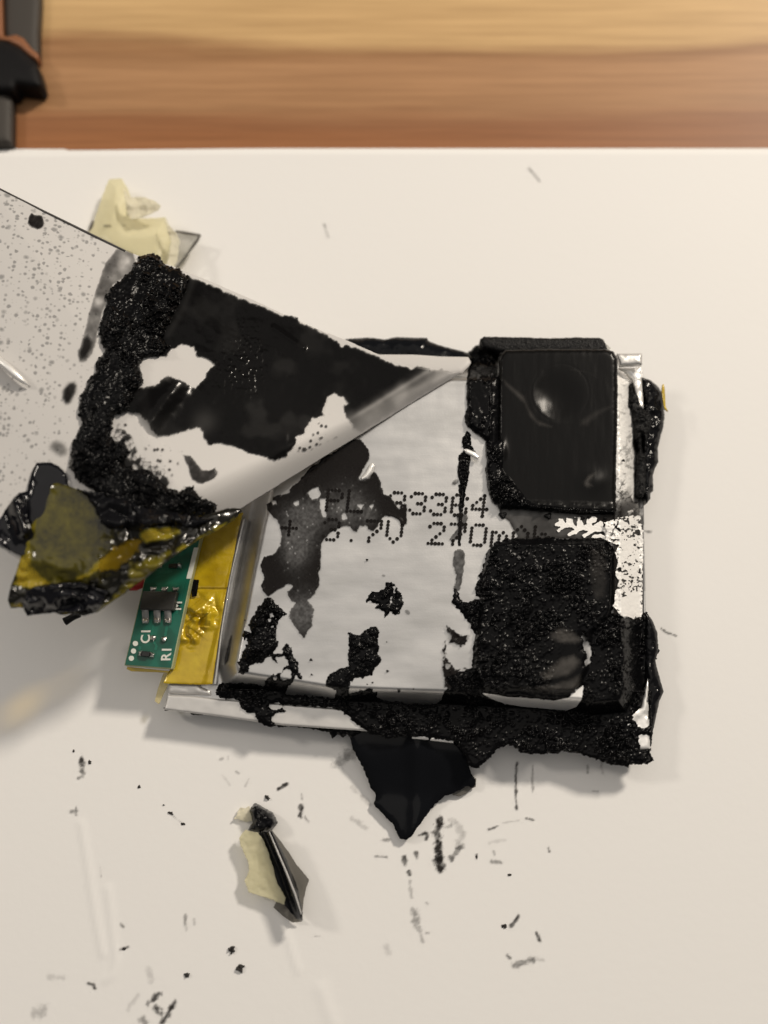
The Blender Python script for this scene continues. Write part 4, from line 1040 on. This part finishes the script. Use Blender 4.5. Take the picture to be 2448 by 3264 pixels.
p = at(zz('S', [(-200, 502), (0, 602), (140, 673), (280, 742), (400, 800)]), zlab(zz('S', [(-200, 502), (0, 602), (140, 673), (280, 742), (400, 800)])) + .004)
tube('dark_edge', p, [.005, .006, .008, .010, .008], M_edge, lab, 8)

FILM = zz('N', [(560, 110), (650, 130), (720, 152), (830, 197), (960, 252), (1060, 297), (1150, 332), (1200, 345), (1215, 343), (1245, 348), (1260, 375), (1340, 412), (1420, 455), (1458, 482), (1475, 502), (1500, 495), (1570, 517)])
FILM = np.concatenate([FILM, zz('C', [(960, 560), (1010, 572), (1100, 618), (1240, 655), (1315, 640), (1335, 655), (1425, 668), (1440, 648), (1460, 672), (1520, 685), (1556, 690), (1400, 782), (1250, 874), (1100, 966), (1000, 1028), (918, 1080),
                              (870, 1050), (830, 990), (800, 930), (792, 902), (832, 885), (800, 850), (742, 823), (700, 850), (672, 940), (690, 962), (600, 988), (560, 1040), (555, 1085), (498, 1105), (500, 1140), (440, 1220)]),
                       zz('N', [(1190, 1082), (1125, 1108), (1000, 1075), (900, 1030), (840, 1020), (770, 1025), (745, 990), (740, 955), (710, 930), (640, 955), (560, 980), (500, 982), (470, 950), (440, 900), (400, 865), (340, 850), (300, 780),
                                (300, 600), (380, 400)])])
WH = zz('N', [(420, 570), (545, 556), (590, 510), (630, 493), (690, 510), (712, 555), (770, 575), (797, 600), (762, 640), (742, 680), (700, 727), (640, 690), (570, 655), (535, 660), (505, 695), (460, 712), (408, 720), (422, 660), (410, 610)])
def zfilm(P, sd):
    ridge = .045 * np.exp(-(seg_d(P, zz('N', [(600, 690), (540, 770), (450, 900)])) / 42) ** 2)
    grain = np.clip(gl(P, 'N', 940, 620, 150) + .6 * gl(P, 'N', 950, 440, 90), 0, 1)
    f1, f2, rid = worley(P, 13, 33)
    gr = .0028 * np.sqrt(np.clip(1 - (f1 / .6) ** 2, 0, 1)) * (rid > .4) * grain
    w = .010 * (fbm(P, 60, 17, 3) - .5)
    scr = .011 * np.exp(-(seg_d(P, zz('N', [(1115, 405), (1200, 465), (1275, 512)])) / 7) ** 2)
    edge = .010 * np.exp(sd / 6)
    return zlab(P) + .010 + ridge + gr + w + scr
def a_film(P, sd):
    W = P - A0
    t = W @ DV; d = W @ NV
    fold_sheen = .80 * sstep(95, 0, d - .02 * t - 20 * (fbm(P, 40, 19, 2) - .5)) * sstep(560, 400, t) + .25 * np.exp(-((d - 60) / 8) ** 2) * sstep(420, 300, t)  # film thinned along the fold to paint in its pale reflection
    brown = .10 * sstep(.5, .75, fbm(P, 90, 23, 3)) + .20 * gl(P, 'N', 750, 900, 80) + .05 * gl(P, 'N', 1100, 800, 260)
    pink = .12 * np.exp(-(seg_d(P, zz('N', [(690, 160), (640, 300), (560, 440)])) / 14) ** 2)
    return np.clip((1 - fold_sheen - brown - pink - .10 * np.exp(sd / 7)) * sstep(0, -4.5, sd), 0, 1)
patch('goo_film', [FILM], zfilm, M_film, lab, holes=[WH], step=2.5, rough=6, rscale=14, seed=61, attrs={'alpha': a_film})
CRUST = zz('N', [(375, 62), (400, 35), (430, 18), (480, 5), (520, 45), (532, 72), (600, 92), (672, 132), (655, 200), (612, 280), (572, 370), (522, 460), (562, 500), (532, 546), (430, 562), (408, 612), (420, 690), (380, 740), (342, 852), (280, 872), (250, 962),
                 (270, 1002), (330, 1000), (352, 1062), (320, 1122), (380, 1152), (462, 1160), (520, 1222), (590, 1267), (692, 1250), (722, 1302), (822, 1342), (800, 1382), (780, 1412), (640, 1430), (500, 1425), (300, 1390), (150, 1260), (70, 1205),
                 (30, 1142), (40, 1062), (75, 962), (105, 912), (85, 852), (90, 772), (130, 692), (170, 642), (180, 582), (215, 532), (200, 462), (188, 402), (215, 332), (240, 232), (282, 172), (370, 102)])
def zcrust(P, sd):
    st = np.stack([P[:, 0] * 1.0 + .45 * P[:, 1], P[:, 1] * .45], 1)
    streak = .03 * (fbm(st, 22, 5, 4) - .45)
    return crust(.04, 12, .027, 101, 9.0, zlab, lambda P: .55 * gl(P, 'N', 330, 250, 130) + .5 * gl(P, 'N', 200, 700, 150))(P, sd) + streak * (1 - np.exp(sd / 8)) + .012
patch('goo_crust', [CRUST], zcrust, M_goo, lab, step=2.2, rough=10, rscale=13, seed=63)
# bubbly fringe to the right of the crust, lower white field
def a_bub(P, sd):
    f1, f2, rid = worley(P, 15, 201)
    rim = sstep(.16, .02, f2 - f1)
    return np.clip(np.maximum(rim * .9, .85 * (rid > .55)) * sstep(.40, .52, fbm(P, 40, 203, 3)) * sstep(0, -8, sd), 0, .95)
patch('bubble_fringe', [zz('N', [(300, 880), (370, 980), (400, 1060), (470, 1110), (540, 1150), (560, 1200), (600, 1290), (450, 1290), (330, 1200), (250, 1000)])], lambda P, sd: zlab(P) + .009 + .008 * fbm(P, 12, 205, 2), M_film, lab, step=2.0, attrs={'alpha': a_bub})
def a_spk(P, sd):
    f1, f2, rid = worley(P, 17, 221)
    return np.clip(.75 * (rid > .62) * sstep(.34, .2, f1) * sstep(.42, .5, fbm(P, 60, 223, 3)) * sstep(0, -12, sd), 0, 1)
for q in (zz('C', [(560, 1060), (700, 960), (760, 960), (810, 1010), (830, 1060), (800, 1100), (700, 1140), (560, 1215), (480, 1200)]), zz('E', [(900, 480), (1010, 520), (1180, 600), (1160, 760), (1060, 770), (960, 660)]), zz('E', [(780, 400), (860, 370), (880, 440), (850, 500), (780, 470)])):
    patch('speck_film', [q], lambda P, sd: zlab(P) + .007, M_stain, lab, step=2.0, attrs={'alpha': a_spk})
# thin grey streak and blots left of the crust
def a_str(P, sd): return np.clip((.80 - .55 * fbm(P, 26, 231, 3) - .45 * gl(P, 'B', 810, 570, 55) - .35 * gl(P, 'B', 640, 830, 40)) * sstep(2, -12, sd) + .25 * np.exp(-((sd + 4) / 4) ** 2), 0, .9)
patch('goo_streak', [zz('B', [(755, 488), (860, 515), (885, 585), (850, 660), (740, 720), (710, 800), (660, 920), (640, 1020), (625, 1100), (600, 1170), (555, 1225), (515, 1225), (498, 1185), (530, 1080), (558, 1000), (580, 900), (618, 760), (655, 650), (690, 580)])],
      lambda P, sd: zlab(P) + .008, M_stain, lab, step=2.4, rough=4, rscale=20, seed=65, attrs={'alpha': a_str})
def blot(r, pts, a, w=6, seed=0):
    return patch('goo_blot', [zz(r, pts)], lambda P, sd: zlab(P) + .008 + .006 * (1 - np.exp(sd / 5)), M_stain, lab, step=2.2, rough=3, rscale=14, seed=seed,
                 attrs={'alpha': lambda P, sd: np.clip((a + .25 * (fbm(P, 12, seed, 3) - .5)) * sstep(1, -w, sd), 0, 1)})
blot('B', [(185, 290), (205, 255), (220, 270), (270, 275), (292, 310), (285, 350), (245, 365), (205, 350), (180, 325)], .92, 4, 71)
blot('E', [(400, 180), (440, 130), (490, 125), (510, 160), (495, 220), (460, 280), (420, 290), (395, 240)], .9, 14, 73)
blot('E', [(300, 560), (330, 510), (370, 500), (430, 530), (455, 570), (440, 620), (390, 630), (340, 600)], .5, 20, 75)
blot('B', [(530, 1070), (570, 1040), (600, 1080), (605, 1130), (570, 1200), (520, 1215), (505, 1180)], .85, 14, 77)
blot('E', [(1185, 608), (1240, 615), (1280, 670), (1310, 705), (1350, 708), (1395, 692), (1412, 722), (1390, 762), (1320, 792), (1285, 795), (1245, 768), (1222, 700)], .78, 3, 79)
blot('N', [(1265, 1040), (1285, 1035), (1297, 1050), (1285, 1062), (1268, 1060)], .75, 3, 81)
blot('N', [(1350, 985), (1375, 978), (1380, 990), (1362, 1000)], .65, 3, 83)
# silver sliver curling at the left edge
p = at(zz('E', [(-60, -40), (20, 20), (70, 62), (120, 108), (160, 138), (186, 158)]), zlab(zz('E', [(-60, -40), (20, 20), (70, 62), (120, 108), (160, 138), (186, 158)])) + np.array([.05, .06, .07, .06, .05, .03]))
tube('foil_sliver', p, [.03, .03, .032, .026, .016, .006], M_bright, lab, 8)

# ---- black tape ends and the amber flap at the lower left of the label
def zflap(P):
    W = P - A0
    t = W @ DV; d = W @ NV
    flat = np.clip(1.5 * gl(P, 'O', 540, 640, 420), 0, 1)
    cr = (np.abs(fbm(P, 120, 301, 3) - .5) * .34 + .04 * np.abs(fbm(P, 40, 305, 2) - .5) * 2) * (1 - .97 * flat) + .05 * flat + .003 * fbm(P, 50, 307, 2)
    low = .16 * sstep(1780, 1960, P[:, 1])
    tip = sstep(560, 760, P[:, 0])
    top = ZT + .015 + np.clip(16 + .14 * t, 16, 150) * .0017 + .34 * sstep(150, 1300, t)
    return top + .03 + (cr - .03) * (1 - tip) - low - .04 * tip
patch('black_tape_end', [zz('O', [(320, 70), (450, 65), (520, 100), (580, 170), (610, 290), (620, 500), (260, 700), (235, 660), (200, 560), (188, 330), (238, 318), (268, 180)])],
      lambda P, sd: zlab(P) + .015 + .02 * fbm(P, 60, 7, 2) + .02 * (1 - np.exp(sd / 8)), M_gloss, lab, step=2.6, rough=2, rscale=20, thick=.012, seed=85)
patch('black_tape_end', [zz('O', [(-200, 700), (-60, 600), (0, 560), (50, 480), (120, 380), (180, 328), (225, 400), (240, 560), (300, 700), (250, 860), (185, 892), (80, 842), (0, 782), (-200, 760)])],
      lambda P, sd: zlab(P) + .03 + .10 * np.exp(-(seg_d(P, zz('O', [(110, 330), (150, 480), (215, 660)])) / 24) ** 2) + .03 * fbm(P, 30, 17, 3), M_gloss, lab, step=2.6, rough=2, rscale=20, thick=.012, seed=87)
FLAP = zz('O', [(392, 215), (520, 250), (620, 280), (760, 320), (900, 350), (1080, 410), (1250, 480), (1430, 520), (1560, 560), (1700, 560), (1850, 520), (2000, 470), (2110, 470), (2130, 490), (2060, 570), (1900, 670), (1760, 740), (1640, 810), (1540, 880),
                (1400, 990), (1280, 1085), (1180, 1150), (1080, 1230), (960, 1310), (860, 1382), (740, 1418), (640, 1402), (540, 1412), (470, 1385), (350, 1402), (240, 1415), (212, 1350), (160, 1345), (95, 1352), (66, 1280), (100, 1130), (140, 1040), (180, 900), (240, 680), (330, 420)])
YE = [zz('O', p) for p in ([(385, 225), (420, 240), (370, 400), (310, 600), (270, 760), (260, 900), (300, 990), (350, 1060), (450, 1130), (400, 1170), (320, 1182), (220, 1150), (130, 1110), (180, 900), (240, 680), (330, 420)],
                           [(1230, 690), (1290, 660), (1400, 655), (1500, 635), (1570, 670), (1510, 720), (1400, 745), (1290, 772)],
                           [(690, 1085), (760, 1040), (870, 920), (960, 905), (910, 990), (790, 1085)],
                           [(2060, 565), (1900, 675), (1760, 745), (1640, 815), (1560, 850), (1650, 790), (1900, 640)],
                           [(1290, 1085), (1080, 1235), (960, 1315), (860, 1385), (900, 1330), (1060, 1220), (1120, 1100), (1150, 950), (1250, 940), (1400, 880), (1500, 860), (1400, 990)],
                           [(90, 1310), (180, 1310), (200, 1345), (95, 1352)], [(540, 1320), (600, 1330), (700, 1390), (560, 1400)])]
def a_dark(P, sd):
    n = fbm(P, 34, 311, 4)
    olive = np.exp(-(np.maximum(sdf(P, zz('O', [(380, 190), (540, 235), (720, 290), (800, 480), (840, 700), (900, 880), (700, 1050), (450, 1120), (300, 980), (230, 760)])), 0) / 52) ** 2) * (1 - .55 * sstep(560 * .36166, 860 * .36166, P[:, 0] - .12 * (P[:, 1] - 1700)))
    dk = .99 - olive * (.25 + .42 * (n - .47))
    for k, y in enumerate(YE):
        s = sdf(P, y)
        m = sstep(8, -7, s + 26 * (n - .5))
        dk = dk * (1 - m) + m * ((.10, .05, .12, .15, .42, .1, .3)[k] + .6 * np.clip(n - .5, 0, 1))
    dk = dk + .22 * (fbm(P, 9, 343, 3) - .5) * (dk < .97)
    return np.clip(dk, 0, 1)
def a_clear(P):
    s = sdf(P, zz('O', [(840, 990), (930, 860), (1040, 790), (1180, 720), (1270, 740), (1230, 850), (1120, 930), (1000, 1010), (900, 1050)]))
    return .85 * sstep(9, -9, s + 34 * (fbm(P, 22, 341, 3) - .5))
patch('amber_flap', [FLAP], lambda P, sd: zflap(P) + .015 * (1 - np.exp(sd / 7)), M_flap, lab, step=2.3, rough=1.6, rscale=22, thick=.012, seed=89, attrs={'dark': a_dark, 'clear': lambda P, sd: a_clear(P)})
patch('black_crumple', [zz('O', [(225, 1200), (300, 1160), (450, 1130), (700, 1120), (860, 1175), (960, 1200), (880, 1330), (720, 1380), (480, 1388), (350, 1402), (235, 1412), (198, 1330)])],
      lambda P, sd: zflap(P) + .03 + .10 * np.abs(fbm(np.stack([P[:, 0] * .5, P[:, 1]], 1), 60, 321, 2) - .5) * 2 + .03 * (1 - np.exp(sd / 8)), M_gloss, lab, step=2.3, rough=2.5, rscale=20, thick=.012, seed=91)
patch('goo_lump', [zz('O', [(680, 300), (850, 330), (1000, 340), (1250, 460), (1440, 490), (1700, 540), (1880, 560), (1700, 640), (1560, 620), (1500, 590), (1330, 625), (1200, 630), (1100, 640), (960, 650), (880, 600), (840, 470), (760, 360)])],
      lambda P, sd: np.maximum(zflap(P), zlab(P)) + .02 + .03 * (1 - np.exp(sd / 10)) + .07 * np.abs(fbm(np.stack([P[:, 0] * .6 + P[:, 1] * .2, P[:, 1]], 1), 70, 331, 2) - .5) * 2, M_goo_smooth, lab, step=2.4, rough=4, rscale=22, seed=93, thick=.02)
p = at(zz('O', [(700, 1400), (640, 1430), (570, 1470)]), .42)
tube('loose_strand', p, [.03, .028, .034], M_goo_dull, lab, 8)
